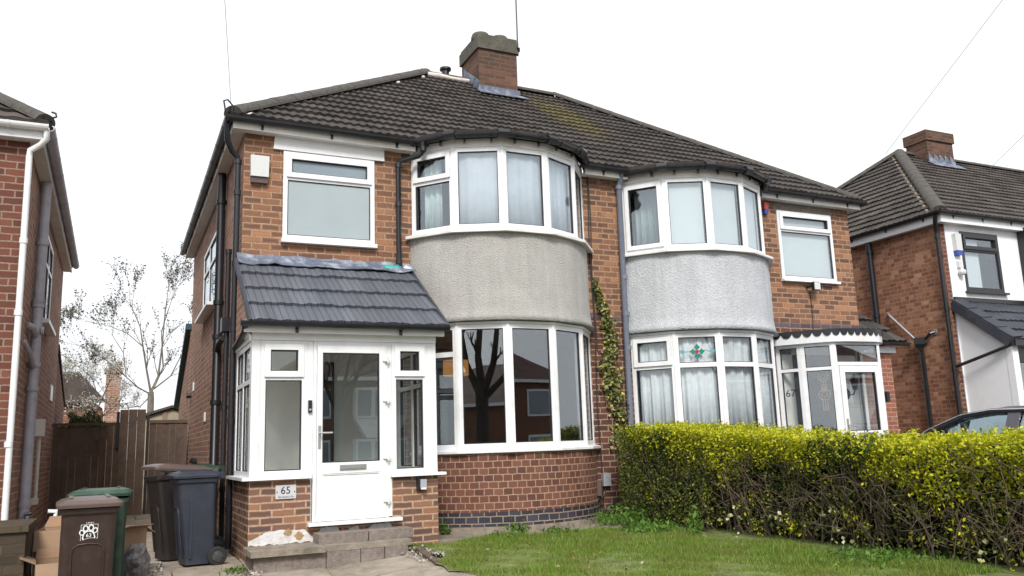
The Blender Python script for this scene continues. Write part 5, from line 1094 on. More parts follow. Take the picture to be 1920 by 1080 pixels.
b63, yb63, body63 = wheelie('brown bin with bleached lid and white paw print sticker reading 63, foremost of the bins', (-.155, -2.72, G(-.15, -2.7)-.005), R_(3), M['bin_brown'], M['bin_lid'], W=.435, H=.955, lidtilt=.0)
wheelie('green lidded bin standing directly behind the brown paw print bin', (-.075, -2.02, G(0, -2)-.005), R_(-3), M['bin_green'], M['bin_green'], H=.93, lidtilt=.02)
wheelie('navy blue bin seen from its side beside the black downpipes, wheel towards the porch', (.77, -.99, G(.8, -1)-.002), R_(-84), M['bin_blue'], M['bin_blue'], W=.44, D=.43, H=.97, lidtilt=.0)
wheelie('dark brown bin with pale scuffed lid standing behind the navy bin', (.66, -.35, G(.6, -.4)-.004), R_(-74), M['bin_dark'], M['bin_lid'], D=.62, H=1.0, lidtilt=.10)
wheelie('green lidded bin in the passage, farthest back behind the navy and brown bins', (.85, .3, G(.85, .3)-.004), R_(-85), M['bin_green'], M['bin_green'], H=1.02)
# the sticker: paw print, frame, lettering
zc = .675; st_ = []
yf = lambda z: yb63(z)-.004
tilt = math.atan2(yb63(.5)-yb63(.8), .3)
def stick(name, mat, pts, off=.0): mb = MB(); mb.poly([V3((x, yf(z)-off, z)) for x, z in pts], (0, -1, 0), .0015); return mb.build(name, mat, b63)
def ell(cx, cz, a, b, rot=0, n=18): return [(cx+a*math.cos(t)*math.cos(rot)-b*math.sin(t)*math.sin(rot), cz+a*math.cos(t)*math.sin(rot)+b*math.sin(t)*math.cos(rot)) for t in [k*2*math.pi/n for k in range(n)]]
K = .00018*1.18
def px(x, y): return ((x-600)*K, zc-(y-580)*K)
mb = MB()
for q in ((335, 300, 900, 312), (335, 312, 347, 870), (890, 312, 902, 805), (835, 800, 902, 812)):
    a, b = px(q[0], q[1]), px(q[2], q[3]); mb.poly([V3((x, yf(z), z)) for x, z in ((a[0], a[1]), (b[0], a[1]), (b[0], b[1]), (a[0], b[1]))], (0, -1, 0), .0012)
mb.build('sticker_border', M['white_vinyl'], b63)
mb = MB()
def pad(pts, off, m): mb.poly([V3((x, yf(z)-off, z)) for x, z in pts], (0, -1, 0), .0012, m)
for (cx, cy, a, b, r) in ((375, 580, 62, 78, .25), (492, 440, 66, 86, .15), (672, 420, 66, 88, -.1), (808, 520, 60, 80, -.35)):
    c = px(cx, cy); pad(ell(c[0], c[1], a*K*1.45, b*K*1.32, r), .0016, 0)
padp = [(450, 820), (430, 760), (450, 650), (510, 580), (600, 552), (690, 572), (750, 640), (785, 740), (770, 780), (700, 772), (600, 775), (520, 795)]
cx, cy = 608, 690
pad([px(cx+(x-cx)*1.24, cy+(y-cy)*1.24) for x, y in padp], .002, 0)
for (ex, ey, a, b, r) in ((375, 580, 52, 66, .25), (492, 440, 55, 74, .15), (672, 420, 55, 76, -.1), (808, 520, 50, 68, -.35)):
    c = px(ex, ey); pad(ell(c[0], c[1], a*K, b*K, r), .0034, 1)
pad([px(x, y) for x, y in padp], .0038, 1)
mb.build('paw_print', [M['white_vinyl'], M['black_ink']], b63)
tl = Euler((math.pi/2-tilt*0, 0, 0))
c = px(605, 690); text('number', '63', .040, M['white_vinyl'], (c[0], yf(c[1])-.0065, c[1]), FRONT, b63, .0008)
c = px(630, 252); text('lettering', 'S M B C', .017, M['white_vinyl'], (c[0], yf(c[1])-.002, c[1]), FRONT, b63, .0008)

# ---------------------------------------------------------------- clutter by the bins
def carton(label, x0, x1, y0, y1, z0, z1, flaps, rot=0):
    t = thing('cardboard_box', label, 'cardboard box', ((x0+x1)/2, (y0+y1)/2, z0), rot, 'cardboard boxes dumped beside the bins', local=True)
    w, d, h = (x1-x0)/2, (y1-y0)/2, z1-z0; th = .006; mb = MB()
    mb.box(-w, w, -d, -d+th, 0, h); mb.box(-w, w, d-th, d, 0, h); mb.box(-w, -w+th, -d+th, d-th, 0, h); mb.box(w-th, w, -d+th, d-th, 0, h); mb.box(-w+th, w-th, -d+th, d-th, .002, .008); mb.build('carton', M['card'], t)
    for side, ang in flaps:
        L = d*.95 if side in 'fb' else w*.9; ca, sa = math.cos(ang), math.sin(ang)
        dirv, U, O = {'f': ((0, -1, 0), (1, 0, 0), (-w, -d, h)), 'b': ((0, 1, 0), (1, 0, 0), (-w, d, h)), 'l': ((-1, 0, 0), (0, 1, 0), (-w, -d, h)), 'r': ((1, 0, 0), (0, 1, 0), (w, -d, h))}[side]
        ww = 2*w if side in 'fb' else 2*d; dv = V3(dirv)*ca+V3((0, 0, sa)); O = V3(O); U = V3(U); mb = MB()
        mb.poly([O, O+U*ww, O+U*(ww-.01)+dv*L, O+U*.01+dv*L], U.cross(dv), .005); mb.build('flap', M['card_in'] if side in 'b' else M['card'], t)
    return t
carton('lower open cardboard box with flaps folded out, beside the brown paw print bin', -.56, -.27, -2.15, -1.7, G(-.4, -1.9), .17, [('f', -.55), ('l', .45), ('b', .3)], R_(4))
carton('taller cardboard box standing behind the open one against the house wall', -.60, -.30, -1.3, -.9, G(-.4, -1.1), .38, [('f', -1.2), ('b', .5), ('r', .1)], R_(-8))
carton('cardboard box squashed behind the green bin, tilted towards the passage', .04, .28, -1.35, -1.05, G(.1, -1.2), .36, [('r', -.6), ('f', .2)], R_(25))
t = thing('rubbish_bag', 'crumpled grey plastic rubbish bag stuffed behind the green bin', 'rubbish bag', (.24, -1.5, G(.24, -1.5)), 0, None, local=True)
mb = MB(); rows = []
for j in range(9):
    f_ = j/8; r = .12*math.sin(math.pi*(.12+.8*f_))**.6; rows.append([V3((r*math.cos(a)*random.uniform(.75, 1.15), r*math.sin(a)*random.uniform(.75, 1.15), .33*f_)) for a in [k*.4488 for k in range(14)]])
mb.grid(rows, close=True); mb.face(rows[-1]); mb.face(rows[0][::-1]); mb.build('bag', plain('smoky_plastic', (.13, .12, .12), rough=.35, vary=.6, scale=18), t)
for x, y, h, lean, lb, mt in ((-.52, -.62, .56, .02, 'white hooked plastic pipe leaning behind the cardboard boxes', 'pvc'), (-.72, -.65, .55, -.06, 'black hooked pipe leaning on the wall behind the boxes', 'black_pvc')):
    mb = MB(); z = G(x, y); mb.tube([(x, y, z), (x+lean, y+.1, z+h), (x+lean+.01, y+.1, z+h+.03), (x+lean+.07*(1 if mt != 'pvc' else -1), y+.09, z+h+.035)], .02, 8); o = mb.build('plastic_pipe', M[mt], smooth=True); tag(o, lb, 'pipe')
pr_ = thing('brick_pier', 'low mossy brick pier at the bottom left corner beside the white downpipe', 'garden pier', (-.75, -1.9, -.2))
mb = MB(); wall(mb, (-2.6, -2.0), (1, 0), 1.96, -.35, .43, th=.2); wall(mb, (-.64, -2.0), (0, 1), .9, -.35, .43, th=.2); mb.build('pier_wall', M['brick_pillar'], pr_)
mb = MB(); mb.box(-2.62, -.62, -2.03, -1.1, .432, .485); mb.build('coping', M['brick_pillar'], pr_, bevel=.012)

# ---------------------------------------------------------------- fence and gate across the passage
def boards(nm, parent, x0, x1, z0, z1, y, w, mat, rag=.02, gap=.0025):
    mb = MB(); x = x0
    while x < x1-.02:
        b = min(x1, x+w*random.uniform(.92, 1.08)); t = z1+random.uniform(-rag, rag); yy = y+random.uniform(-.006, .006)
        mb.box(x+gap/2, b-gap/2, yy-.011, yy+.011, z0+random.uniform(0, .02), t); x = b
    return mb.build(nm, mat, parent)
fn = thing('board_fence', 'low weathered board fence left of the taller boards, between the houses', 'fence', (-.5, 7, 0)); boards('board_panel', fn, -1.0, -.12, -.1, 1.60, 7.0, .13, M['timber']); boards('board_panel', fn, -.12, .10, -.1, 1.64, 6.97, .11, M['timber2'])
mb = MB(); mb.box(-1.02, .10, 6.95, 7.0, 1.62, 1.67); mb.build('top_rail', M['timber'], fn); mb = MB(); mb.box(-1.0, -.93, 6.92, 6.985, -.1, 1.62); mb.build('post', M['timber'], fn)
fn = thing('board_fence', 'tall pale brown boards in the middle of the passage fence', 'fence', (.3, 7, 0)); boards('board_panel', fn, .085, .53, -.1, 1.885, 6.93, .145, M['timber2']); mb = MB(); mb.box(.03, .083, 6.90, 6.96, 1.2, 1.86); mb.build('post', M['gasket'], fn)
gt = thing('garden_gate', 'dark board garden gate closing the passage beside the side wall of number 65', 'gate', (.9, 7, 0)); boards('board_panel', gt, .60, 1.27, -.02, 1.69, 7.0, .115, M['timber'], rag=.004)
mb = MB(); mb.box(.60, 1.27, 6.965, 6.987, 1.64, 1.70); mb.build('gate_rail', M['timber'], gt); mb = MB(); mb.box(.545, .595, 6.95, 7.05, -.1, 1.80); mb.build('gate_post', M['bark_dark'], gt)
sh = thing('garden_shed', 'pale timber shed gable showing above the gate', 'shed', (1.2, 12, 0)); mb = MB(); mb.poly([(.62, 12, -.2), (1.9, 12, -.2), (1.9, 12, 1.95), (1.26, 12, 2.16), (.62, 12, 1.95)], (0, 1, 0), 2); mb.build('shed_wall', plain('pale_shed_board', (.33, .30, .22), rough=.9, vary=.2), sh)
mb = MB(); mb.poly([(.52, 11.9, 1.95), (1.26, 11.9, 2.19), (1.26, 11.9, 2.25), (.50, 11.9, 2.01)], (0, 1, 0), 2.2); mb.poly([(1.26, 11.9, 2.19), (2.0, 11.9, 1.95), (2.02, 11.9, 2.01), (1.26, 11.9, 2.25)], (0, 1, 0), 2.2); mb.build('shed_roof', M['tile_old'], sh)
mb = MB(); mb.box(1.05, 1.15, 11.97, 11.999, -.1, 2.1); mb.build('corner_post', M['card'], sh)
# a far house behind the blossom
fh = thing('brick_house', 'distant brown house with a tall brick chimney seen through bare branches over the fence', 'house', (-1.5, 25, 0))
mb = MB(); mb.poly([(-4.5, 25.5, -.2), (-.45, 25.5, -.2), (-.45, 25.5, 2.9), (-1.5, 25.5, 3.7), (-4.5, 25.5, 3.7)], (0, 1, 0), 5); mb.build('wall', M['opp_brick'], fh); mb = MB(); mb.poly([(-5, 25.2, 4.2), (-1.3, 25.2, 4.2), (-.35, 25.2, 3.1), (-5, 25.2, 3.1)], (0, .95, .3), .3); mb.build('roof', M['tile_old'], fh)
mb = MB(); mb.box(-.38, .14, 25, 25.6, 0, 4.35); ch = mb.build('chimney', M['brick_side65'], fh); mb = MB(); mb.box(-.44, .20, 24.94, 25.66, 4.2, 4.36); mb.lathe((-.22, 25.3, 4.36), [(.1, 0), (.09, .22), (.1, .24)], 8); mb.lathe((.04, 25.3, 4.36), [(.1, 0), (.09, .26), (.1, .28)], 8); mb.build('chimney_pot', M['brick_side65'], ch)

# ---------------------------------------------------------------- hedge between the two gardens
def hz(y): return np.interp(y, [-7.6, -6.2, -5.4, -4.6, -3.2, -1.3, -.5], [.91, .95, .945, .965, 1.06, 1.20, 1.22])
def lump(y, s, a): return a*(np.sin(y*2.1+s)+.7*np.sin(y*4.7+s*2.3)+.55*np.sin(y*9.1+s*1.7)+.3*np.sin(y*17.3+s*3.1))
hd = thing('hedge', 'long privet hedge with yellow green top and bare twiggy side beside the lawn', 'hedge', (6.5, -3.8, -.05))
n = 20000; y = rng.uniform(-7.5, -.58, n); u = rng.random(n)
x = rng.uniform(6.1, 7.0, n); z = hz(y)+lump(y, x*2, .019)+.02*(rng.random(n)<.05)*rng.random(n)*3-np.abs(rng.normal(0, .05, n))+.03*np.sin(x*9+y*5)
x = x+0*y; edge = np.clip((6.22-x)/.12, 0, 1); z -= edge*.05
top = np.stack([x, y, z], 1)
n = 22000; y = rng.uniform(-7.5, -.58, n); band = .36+lump(y, .7, .11)+.42*np.clip((y+1.35)/.6, 0, 1)+.16*np.clip((-5.3-y)/.8, 0, 1)
d = band*rng.random(n)**1.25; keep = rng.random(n) < np.clip(1.25-d/band, .15, 1)
x = 6.10+lump(y, 2.2, .034)+.10*rng.random(n)+np.clip(d-.16, 0, 1)*.22+np.clip((y+1.0)/.5, 0, 1)*.08; z = hz(y)-.02-d
face = np.stack([x, y, z], 1)[keep]
n = 2600; x = rng.uniform(6.15, 6.95, n); end = np.stack([x, -.56+rng.normal(0, .03, n)-(x-6.5)**2*.5, rng.uniform(.35, 1.2, n)], 1)
# sprigs reaching down the bare side
cl = []
for k in range(64):
    yy = rng.uniform(-7.2, -.7); zz = rng.uniform(.05, .7); m = int(rng.uniform(12, 60)); cl.append(np.array([6.2+rng.uniform(-.04, .15), yy, zz])+rng.normal(0, 1, (m, 3))*np.array([.04, .075, .06]))
# shoots: leaves sit in sprigs, with a few stray ones standing above the clipped top
def sprig(A, k, s): m_ = len(A)//k; return np.repeat(A[:m_], k, 0)+rng.normal(0, s, (m_*k, 3))*np.array([1, 1, 1.25])
pt, pf = rng.permutation(len(top)), rng.permutation(len(face)); top, face = top[pt], face[pf]
top = np.concatenate([top[:9000], sprig(top[9000:], 6, .021)]); face = np.concatenate([face[:len(face)//3], sprig(face[len(face)//3:], 6, .023)])
for k in range(170):
    yy = rng.uniform(-7.4, -.65); xx = rng.uniform(6.1, 6.95); hh_ = rng.uniform(.02, .08); m = int(6+hh_*110); tq = rng.random(m); cl.append(np.stack([xx+rng.normal(0, .012, m), yy+rng.normal(0, .014, m), hz(yy)-.02+hh_*tq], 1))
# patches where the new growth is thin and green twigs show
f2 = np.concatenate([top, face, end]); mask = (np.sin(f2[:, 1]*1.9+.6)+.5*np.sin(f2[:, 1]*4.3+f2[:, 2]*6)+.5*np.sin(f2[:, 0]*5+1))
thin = (mask < -.55) & (rng.random(len(f2)) < .72)
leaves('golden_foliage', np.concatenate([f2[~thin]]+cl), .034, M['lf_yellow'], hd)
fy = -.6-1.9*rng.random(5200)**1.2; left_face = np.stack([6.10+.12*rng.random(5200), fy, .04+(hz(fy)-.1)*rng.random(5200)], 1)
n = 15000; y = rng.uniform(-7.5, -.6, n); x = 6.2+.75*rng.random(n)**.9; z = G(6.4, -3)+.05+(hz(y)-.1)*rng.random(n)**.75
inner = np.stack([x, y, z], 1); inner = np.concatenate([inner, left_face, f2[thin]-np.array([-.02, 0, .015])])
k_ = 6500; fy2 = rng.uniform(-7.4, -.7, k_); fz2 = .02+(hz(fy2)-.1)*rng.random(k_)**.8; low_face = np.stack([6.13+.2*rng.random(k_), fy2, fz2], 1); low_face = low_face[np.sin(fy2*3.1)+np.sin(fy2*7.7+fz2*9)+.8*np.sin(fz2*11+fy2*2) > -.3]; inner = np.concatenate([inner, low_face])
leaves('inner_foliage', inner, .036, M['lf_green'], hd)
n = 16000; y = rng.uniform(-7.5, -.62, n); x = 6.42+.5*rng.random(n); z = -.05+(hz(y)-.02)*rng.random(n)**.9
leaves('painted_shade_core', np.stack([x, y, z], 1), .085, leafmat('painted_shade_leaf', [(0, (.012, .014, .006)), (.7, (.03, .034, .012)), (1, (.07, .06, .03))], .0), hd, aspect=.7)  # near-black leaf colour paints the inside of the hedge as deep shade
cl = []
for k in range(26):
    yy = rng.uniform(-7.2, -1.5); m = int(rng.uniform(3, 10)); cl.append(np.array([6.17+rng.uniform(-.05, .1), yy, rng.uniform(.0, .32)])+rng.normal(0, 1, (m, 3))*np.array([.03, .05, .04]))
leaves('variegated_leaves', np.concatenate(cl), .042, M['lf_vari'], hd, aspect=.8)
mb = MB()
for k in range(150):      # main stems fanning up from stools along the hedge bottom
    yy = -.75-(k//6)*.272+random.uniform(-.1, .1); x0 = 6.42+random.uniform(-.15, .15); p = V3((x0, yy, -.1)); d = V3((random.uniform(-.34, .22), random.uniform(-.45, .45), 1)).normalized(); pts = [p]; L = random.uniform(.75, 1.1)
    for j in range(5): d = (d+V3((random.uniform(-.18, .18), random.uniform(-.22, .22), .1))).normalized(); p = p+d*L/5; p.x = min(max(p.x, 6.17), 6.9); pts.append(p)
    r = random.uniform(.006, .014); pts = [q if q.z < float(hz(q.y))-.06 else V3((q.x, q.y, float(hz(q.y))-.06-random.random()*.05)) for q in pts]; mb.tube(pts, [r, r*.9, r*.8, r*.65, r*.5, r*.35], 5, cap=False)
for k in range(1500):     # twigs
    yy = random.uniform(-7.4, -.65); p = V3((6.14+.4*random.random()**2, yy, random.uniform(.05, .95)*float(hz(yy)))); d = V3((random.uniform(-.5, .3), random.uniform(-1, 1), random.uniform(-.5, 1.1))).normalized(); L = random.uniform(.12, .42); q = p+d*L*.5+V3((0, 0, .02)); e = p+d*L+V3((0, random.uniform(-.12, .12), random.uniform(-.1, .08))); zc_ = float(hz(yy))-.05; q.z = min(q.z, zc_); e.z = min(e.z, zc_)
    p.x = max(p.x, 6.12); q.x = max(q.x, 6.10); e.x = max(e.x, 6.09); r = random.uniform(.0022, .0048); mb.tube([p, q, e], [r, r*.8, r*.4], 4, cap=False)
mb.build('stems', M['twig'], hd, smooth=True)
mb = MB(); rows = [[V3((6.0+.12*math.sin(yy*3+.5)+(.95*i/6), yy, G(6.2, yy)+.006+.012*math.sin(i*2+yy*4))) for i in range(7)] for yy in fr(-7.5, -.62, 50)]; mb.grid(rows); struct(mb.build('hedge_soil', M['soil'], smooth=True))

# ---------------------------------------------------------------- ivy, weeds, grass
iv = thing('ivy', 'climbing variegated ivy on the brick strip between the two bays', 'ivy', (6.45, -.03, 1.2))
pts = []
spine = [(3.36, 6.235, .02), (3.15, 6.29, .05), (2.95, 6.35, .07), (2.7, 6.44, .11), (2.45, 6.46, .10), (2.25, 6.44, .11), (2.12, 6.36, .16), (1.95, 6.47, .13), (1.78, 6.42, .16), (1.6, 6.50, .14), (1.42, 6.54, .12), (1.2, 6.5, .14), (.9, 6.5, .14)]
for (za, xa, wa), (zb, xb, wb) in zip(spine, spine[1:]):
    m = int((330 if za > 1.6 else 150)*(za-zb)*(.5+5*(wa+wb)/2)/.7); t = rng.random(m); w_ = wa+(wb-wa)*t; pts.append(np.stack([xa+(xb-xa)*t+1.08*w_*np.clip(rng.normal(0, .55, m), -1.1, 1.1), -.03-.09*rng.random(m)*(.4+w_*4), za+(zb-za)*t], 1))
leaves('leaf_mass', np.concatenate(pts), .06, M['lf_ivy'], iv, up=(0, -.9, -.4), aspect=.85)
mb = MB()
for k in range(3): mb.tube([V3((x+.03*math.sin(k*2+i), -.02, z)) for i, (z, x, w_) in enumerate(spine)]+[V3((6.5, -.02, 0))], .009, 5)
mb.build('stem', M['twig'], iv)
def weed(label, x, y, n, r, h, size, mat='lf_weed', nm='weed_clump'):
    C = np.array([x, y, G(x, y)+.02])+np.abs(rng.normal(0, 1, (n, 3)))*np.array([0, 0, h])+rng.normal(0, 1, (n, 3))*np.array([r, r, 0])
    o = leaves(nm, C, size, M[mat], up=(0, 0, .6), aspect=.4); tag(o, label, 'weed', 'weeds along the house foot and hedge')
weed('small weed tuft at the foot of the bay plinth beside the porch', 3.72, -.42, 130, .05, .05, .06)
weed('weed tuft growing from the path in front of the blue bricks', 4.45, -.98, 120, .06, .05, .06)
weed('ferny green weeds against the hedge foot by the end of the path', 6.05, -.95, 800, .22, .09, .07)
weed('broad leaved weed clump at the hedge foot, just left of the pale sapling', 5.72, -1.9, 500, .16, .04, .07)
weed('pale green sapling sprouting from the lawn before the hedge', 5.86, -2.55, 140, .04, .11, .075)
weed('low weeds along the front part of the hedge foot at the right', 5.95, -5.0, 1100, .25, .03, .05)
weed('weeds in the crack beside the meter box corner', 5.95, -.25, 160, .09, .05, .06)
weed('small leafy weeds on the lawn edge in front of the bay, left', 4.05, -1.42, 150, .12, .03, .06)
weed('small leafy weeds on the lawn edge in front of the bay, right', 4.75, -1.45, 150, .12, .03, .06)
weed('weeds in the cracked paving corner by the porch step', 1.12, -1.6, 90, .07, .015, .045)
# grass blades on the lawn
n = 120000; gxv = rng.uniform(2.85, 6.25, n); gyv = -1.40-4.6*rng.random(n)**1.15
dens = np.sin(gxv*2.3+gyv*1.1)+np.sin(gxv*5.1-gyv*3.7+1)+.7*np.sin(gxv*11+gyv*9)
keep = (rng.random(n) < np.clip(.72+.22*dens, .2, 1)) & (gxv > 2.97+.05*np.sin(gyv*5)-.12*(gyv < -2.4)) & (gxv < 6.02+.1*np.sin(gyv*3+.5)); gxv, gyv, dens = gxv[keep], gyv[keep], dens[keep]; n = len(gxv)
gzv = np.array([G(a, b) for a, b in zip(gxv, gyv)])+.012
h = (.028+.022*rng.random(n))*(1+.30*dens)*(1+.8*(rng.random(n) < .03)); h = np.clip(h, .014, .12); a = rng.uniform(0, 6.283, n); w_ = .0028+.0015*rng.random(n); ln = h*rng.uniform(.1, .9, n); b = rng.uniform(0, 6.283, n)
B0 = np.stack([gxv-w_*np.cos(a), gyv-w_*np.sin(a), gzv], 1); B1 = np.stack([gxv+w_*np.cos(a), gyv+w_*np.sin(a), gzv], 1); T = np.stack([gxv+ln*np.cos(b), gyv+ln*np.sin(b), gzv+h], 1)
vv = np.stack([B0, B1, T], 1).reshape(-1, 3); o = nmesh('grass', vv, np.arange(3*n).reshape(-1, 3), M['lf_grass'], kind='stuff'); o['label'] = 'short patchy lawn grass in front of the house'; o['category'] = 'grass'
# fallen leaves and litter on lawn and path
C = np.stack([rng.uniform(3.0, 6.0, 140), rng.uniform(-4.5, -1.0, 140), np.zeros(140)], 1); C[:, 2] = [G(a, b)+.035 for a, b, _ in C]
o = leaves('leaf_litter', C, .035, leafmat('dead_leaf', [(0, (.12, .06, .03)), (.7, (.3, .2, .11)), (1, (.55, .52, .45))], .1), up=None, kind='stuff'); o['label'] = 'scattered dead leaves on the lawn'; o['category'] = 'leaves'
C = np.stack([rng.uniform(1.0, 1.35, 160), rng.uniform(-2.1, -1.7, 160), np.zeros(160)], 1); C2 = np.stack([rng.uniform(2.75, 3.05, 200), rng.uniform(-2.4, -1.5, 200), np.zeros(200)], 1); C3 = np.stack([rng.uniform(.1, .5, 220), rng.uniform(-1.9, -.7, 220), np.zeros(220)], 1); C = np.concatenate([C, C2, C3]); C[:, 2] = [G(a, b)+.02+.02*rng.random() for a, b, _ in C]
o = leaves('gravel_litter', C, .03, leafmat('stone_chip', [(0, (.12, .1, .08)), (1, (.5, .47, .42))], .0), aspect=.8, kind='stuff'); o['label'] = 'loose chippings and dry leaf litter in paving corners'; o['category'] = 'litter'

# ---------------------------------------------------------------- trees
def tree(name, label, base, limbs, trunk_r, mat, gen, twl, leafn, leafsize, leafmatn, leafname, spread=.5, seed=3, up=.25, cat='tree', decay=.68, nk=(2, 3), crown='branches', lead=None):
    rs = random.Random(seed); t = thing(name, label, cat, base); mb = MB(); tb = MB(); tips = []
    def grow(p, d, L, r, g):
        k = 4; pts = [p]; rr = [r]
        for j in range(k):
            d = (d+V3((rs.uniform(-.17, .17), rs.uniform(-.17, .17), rs.uniform(-.08, .12)+up*.12))).normalized(); p = p+d*L/k; pts.append(p); rr.append(r*(1-.42*(j+1)/k))
            if g > 0 and j >= 1 and rs.random() < .55: sub(p, d, L, r*.55*(1-.3*j/k), g-1)
            if g <= 1: tips.append(p+V3((rs.uniform(-.03, .03), rs.uniform(-.03, .03), rs.uniform(-.03, .03))))
        mb.tube(pts, rr, 6 if r > .03 else 4, cap=False); tips.append(p)
        if g > 0:
            for q in range(rs.randint(*nk)): sub(p, d, L, rr[-1]*.92, g-1)
    def sub(p, d, L, r, g):
        a = d.orthogonal().normalized(); a.rotate(Matrix.Rotation(rs.uniform(0, 6.283), 3, d)); nd = (d+a*rs.uniform(.35, .9)*spread*2+V3((0, 0, up*.5))).normalized(); grow(p, nd, L*decay*rs.uniform(.8, 1.15), max(r, .0035), g)
    for pts, r0, r1, g, L in limbs:
        pts = [V3(q) for q in pts]; k = len(pts); rr = [r0+(r1-r0)*i/(k-1) for i in range(k)]; (tb if g < 0 else mb).tube(pts, rr, 9)
        if g >= 0:
            for i in range(1, k):
                d = (pts[i]-pts[i-1]).normalized()
                if i < k-1:
                    for q in range(2): sub(pts[i], d, L, rr[i]*.5, g-1)
                else:
                    for q in range(3): sub(pts[i], d, L, rr[i]*.8, g)
    if tb.v: tb.build('trunk', mat, t, smooth=True)
    mb.build(crown, mat, t, smooth=True)
    if leafn:
        T = np.array([tuple(x) for x in tips]); C = np.repeat(T, leafn, 0)+rng.normal(0, twl, (len(T)*leafn, 3)); leaves(leafname, C, leafsize, leafmatn, t)
    return t
tb = [(.86, 14, -.2), (.85, 14, 1.5), (.84, 14, 2.55), (.83, 14, 2.72)]
tree('bare_tree', 'bare spring tree with fine budding twigs rising behind the fence', (.85, 14, -.1), [
    (tb, .095, .075, -1, 0),
    ([(.83, 14, 2.70), (.70, 13.9, 3.30), (.59, 13.9, 3.90), (.50, 13.9, 4.42), (.28, 13.9, 4.94)], 0.0302, 0.0096, 2, .66),
    ([(.83, 14, 2.70), (1.0, 14.1, 3.13), (1.06, 14, 3.90), (1.10, 14, 4.85), (1.16, 14, 5.54)], 0.0360, 0.0080, 2, .66),
    ([(.90, 14, 2.83), (1.12, 14.2, 3.39), (1.03, 14.1, 4.33), (1.25, 14.1, 5.19)], 0.0252, 0.0080, 2, .58),
    ([(.83, 14, 2.65), (.5, 13.8, 2.83), (.22, 13.8, 3.09), (.12, 13.8, 3.73), (-.15, 13.8, 4.16)], 0.0202, 0.0080, 2, .66),
    ([(.59, 13.9, 3.90), (.2, 13.9, 4.25), (-.2, 13.9, 4.42), (-.6, 13.9, 4.51)], 0.0130, 0.0064, 2, .56),
    ([(.22, 13.8, 3.09), (-.2, 13.8, 3.47), (-.6, 13.8, 3.73), (-.95, 13.8, 3.90)], 0.0130, 0.0064, 2, .56),
    ([(.9, 14, 2.79), (1.3, 13.9, 3.13), (1.6, 13.8, 3.82), (1.9, 13.8, 4.33)], 0.0216, 0.0080, 2, .58),
    ([(.82, 14, 2.60), (.6, 14.1, 2.35), (.2, 14.2, 2.30), (-.2, 14.2, 2.60), (-.5, 14.2, 3.04)], 0.0158, 0.0064, 2, .56)],
    .13, M['bark'], 3, .03, 1, .06, M['lf_bud'], 'buds', seed=5, spread=.42, up=.35, decay=.8, nk=(2, 3))
tree('blossom_tree', 'hazy tree with small white blossom in front of the distant chimney', (-.9, 17, -.1), [
    ([(-.9, 17, -.2), (-.9, 17, 1.6)], .09, .06, -1, 0)]+[([(-.9, 17, 1.5), (-.9+dx*.5, 17+dy*.5, 2.2), (-.9+dx, 17+dy, 2.9+dz)], .035, .012, 2, .6) for dx, dy, dz in ((-.5, 0, .3), (.1, .3, .6), (.7, -.2, .3), (1.0, .2, -.3), (-.2, -.3, .2), (.4, .3, .0))],
    .09, M['twig'], 3, .06, 2, .05, M['lf_blossom'], 'blossom', seed=9, spread=.7)
sb = thing('shrub', 'bushy green conifer showing over the low fence by the left house', 'shrub', (-.55, 8.4, 0))
n = 5200; a = rng.normal(size=(n, 3)); a /= np.linalg.norm(a, axis=1)[:, None]; rr = rng.random(n)**.35; C = np.array([-.56, 8.5, 1.45])+a*rr[:, None]*np.array([.42, .4, .48])*(1+.18*np.sin(a[:, :1]*7+a[:, 2:]*6)); leaves('foliage', C, .10, M['lf_conifer'], sb, up=(0, 0, .5), aspect=.18)
mb = MB(); mb.tube([(-.55, 8.5, -.1), (-.55, 8.5, 1.6)], .06, 7); mb.build('trunk', M['bark_dark'], sb)
# the street tree and houses across the road, which the bay and porch glass mirror
def off(pts, dx): return [(x+dx, y, z) for x, y, z in pts]
D_ = -1.25
tree('street_tree', 'big bare street tree with dark forking trunk mirrored in the lower bay window', (-2.35, -13.0, 0), [
    (off([(-1.1, -13.0, -.4), (-1.12, -13.0, .6), (-1.1, -13.0, 1.8), (-1.12, -13.0, 2.8)], D_), .22, .18, -1, 0),
    (off([(-1.2, -13, 2.6), (-1.6, -13, 3.4), (-1.85, -13.2, 4.3), (-1.95, -13.2, 5.2)], D_), .12, .06, 2, .6), (off([(-1.1, -13, 2.7), (-1.25, -13.1, 3.6), (-1.15, -13.1, 4.6), (-1.25, -13, 5.6)], D_), .12, .06, 2, .65),
    (off([(-1.0, -13, 2.6), (-.65, -12.9, 3.4), (-.45, -12.8, 4.3), (-.4, -12.8, 5.4)], D_), .11, .06, 2, .6), (off([(-1.0, -13, 2.4), (-.4, -13.2, 3.0), (.2, -13.4, 3.5), (.5, -13.4, 4.4)], D_), .10, .05, 2, .5)],
    .5, M['bark_dark'], 3, 0, 0, .05, None, 'buds', seed=4, spread=.5)
tree('street_tree', 'finely branched bare street tree mirrored in the glass of the white porch door', (5.3, -14.5, 0), [
    ([(5.3, -14.5, -.4), (5.3, -14.5, 1.0), (5.35, -14.5, 2.0)], .16, .13, -1, 0)]+[([(5.35, -14.5, 1.9), (5.35+dx*.4, -14.5, 2.7), (5.35+dx, -14.5+dy, 4.2)], .08, .03, 3, .9) for dx, dy in ((-.8, .2), (-.2, -.3), (.4, .3), (1.0, -.1))],
    .5, M['bark_dark'], 3, 0, 0, .05, None, 'buds', seed=14, spread=.6)
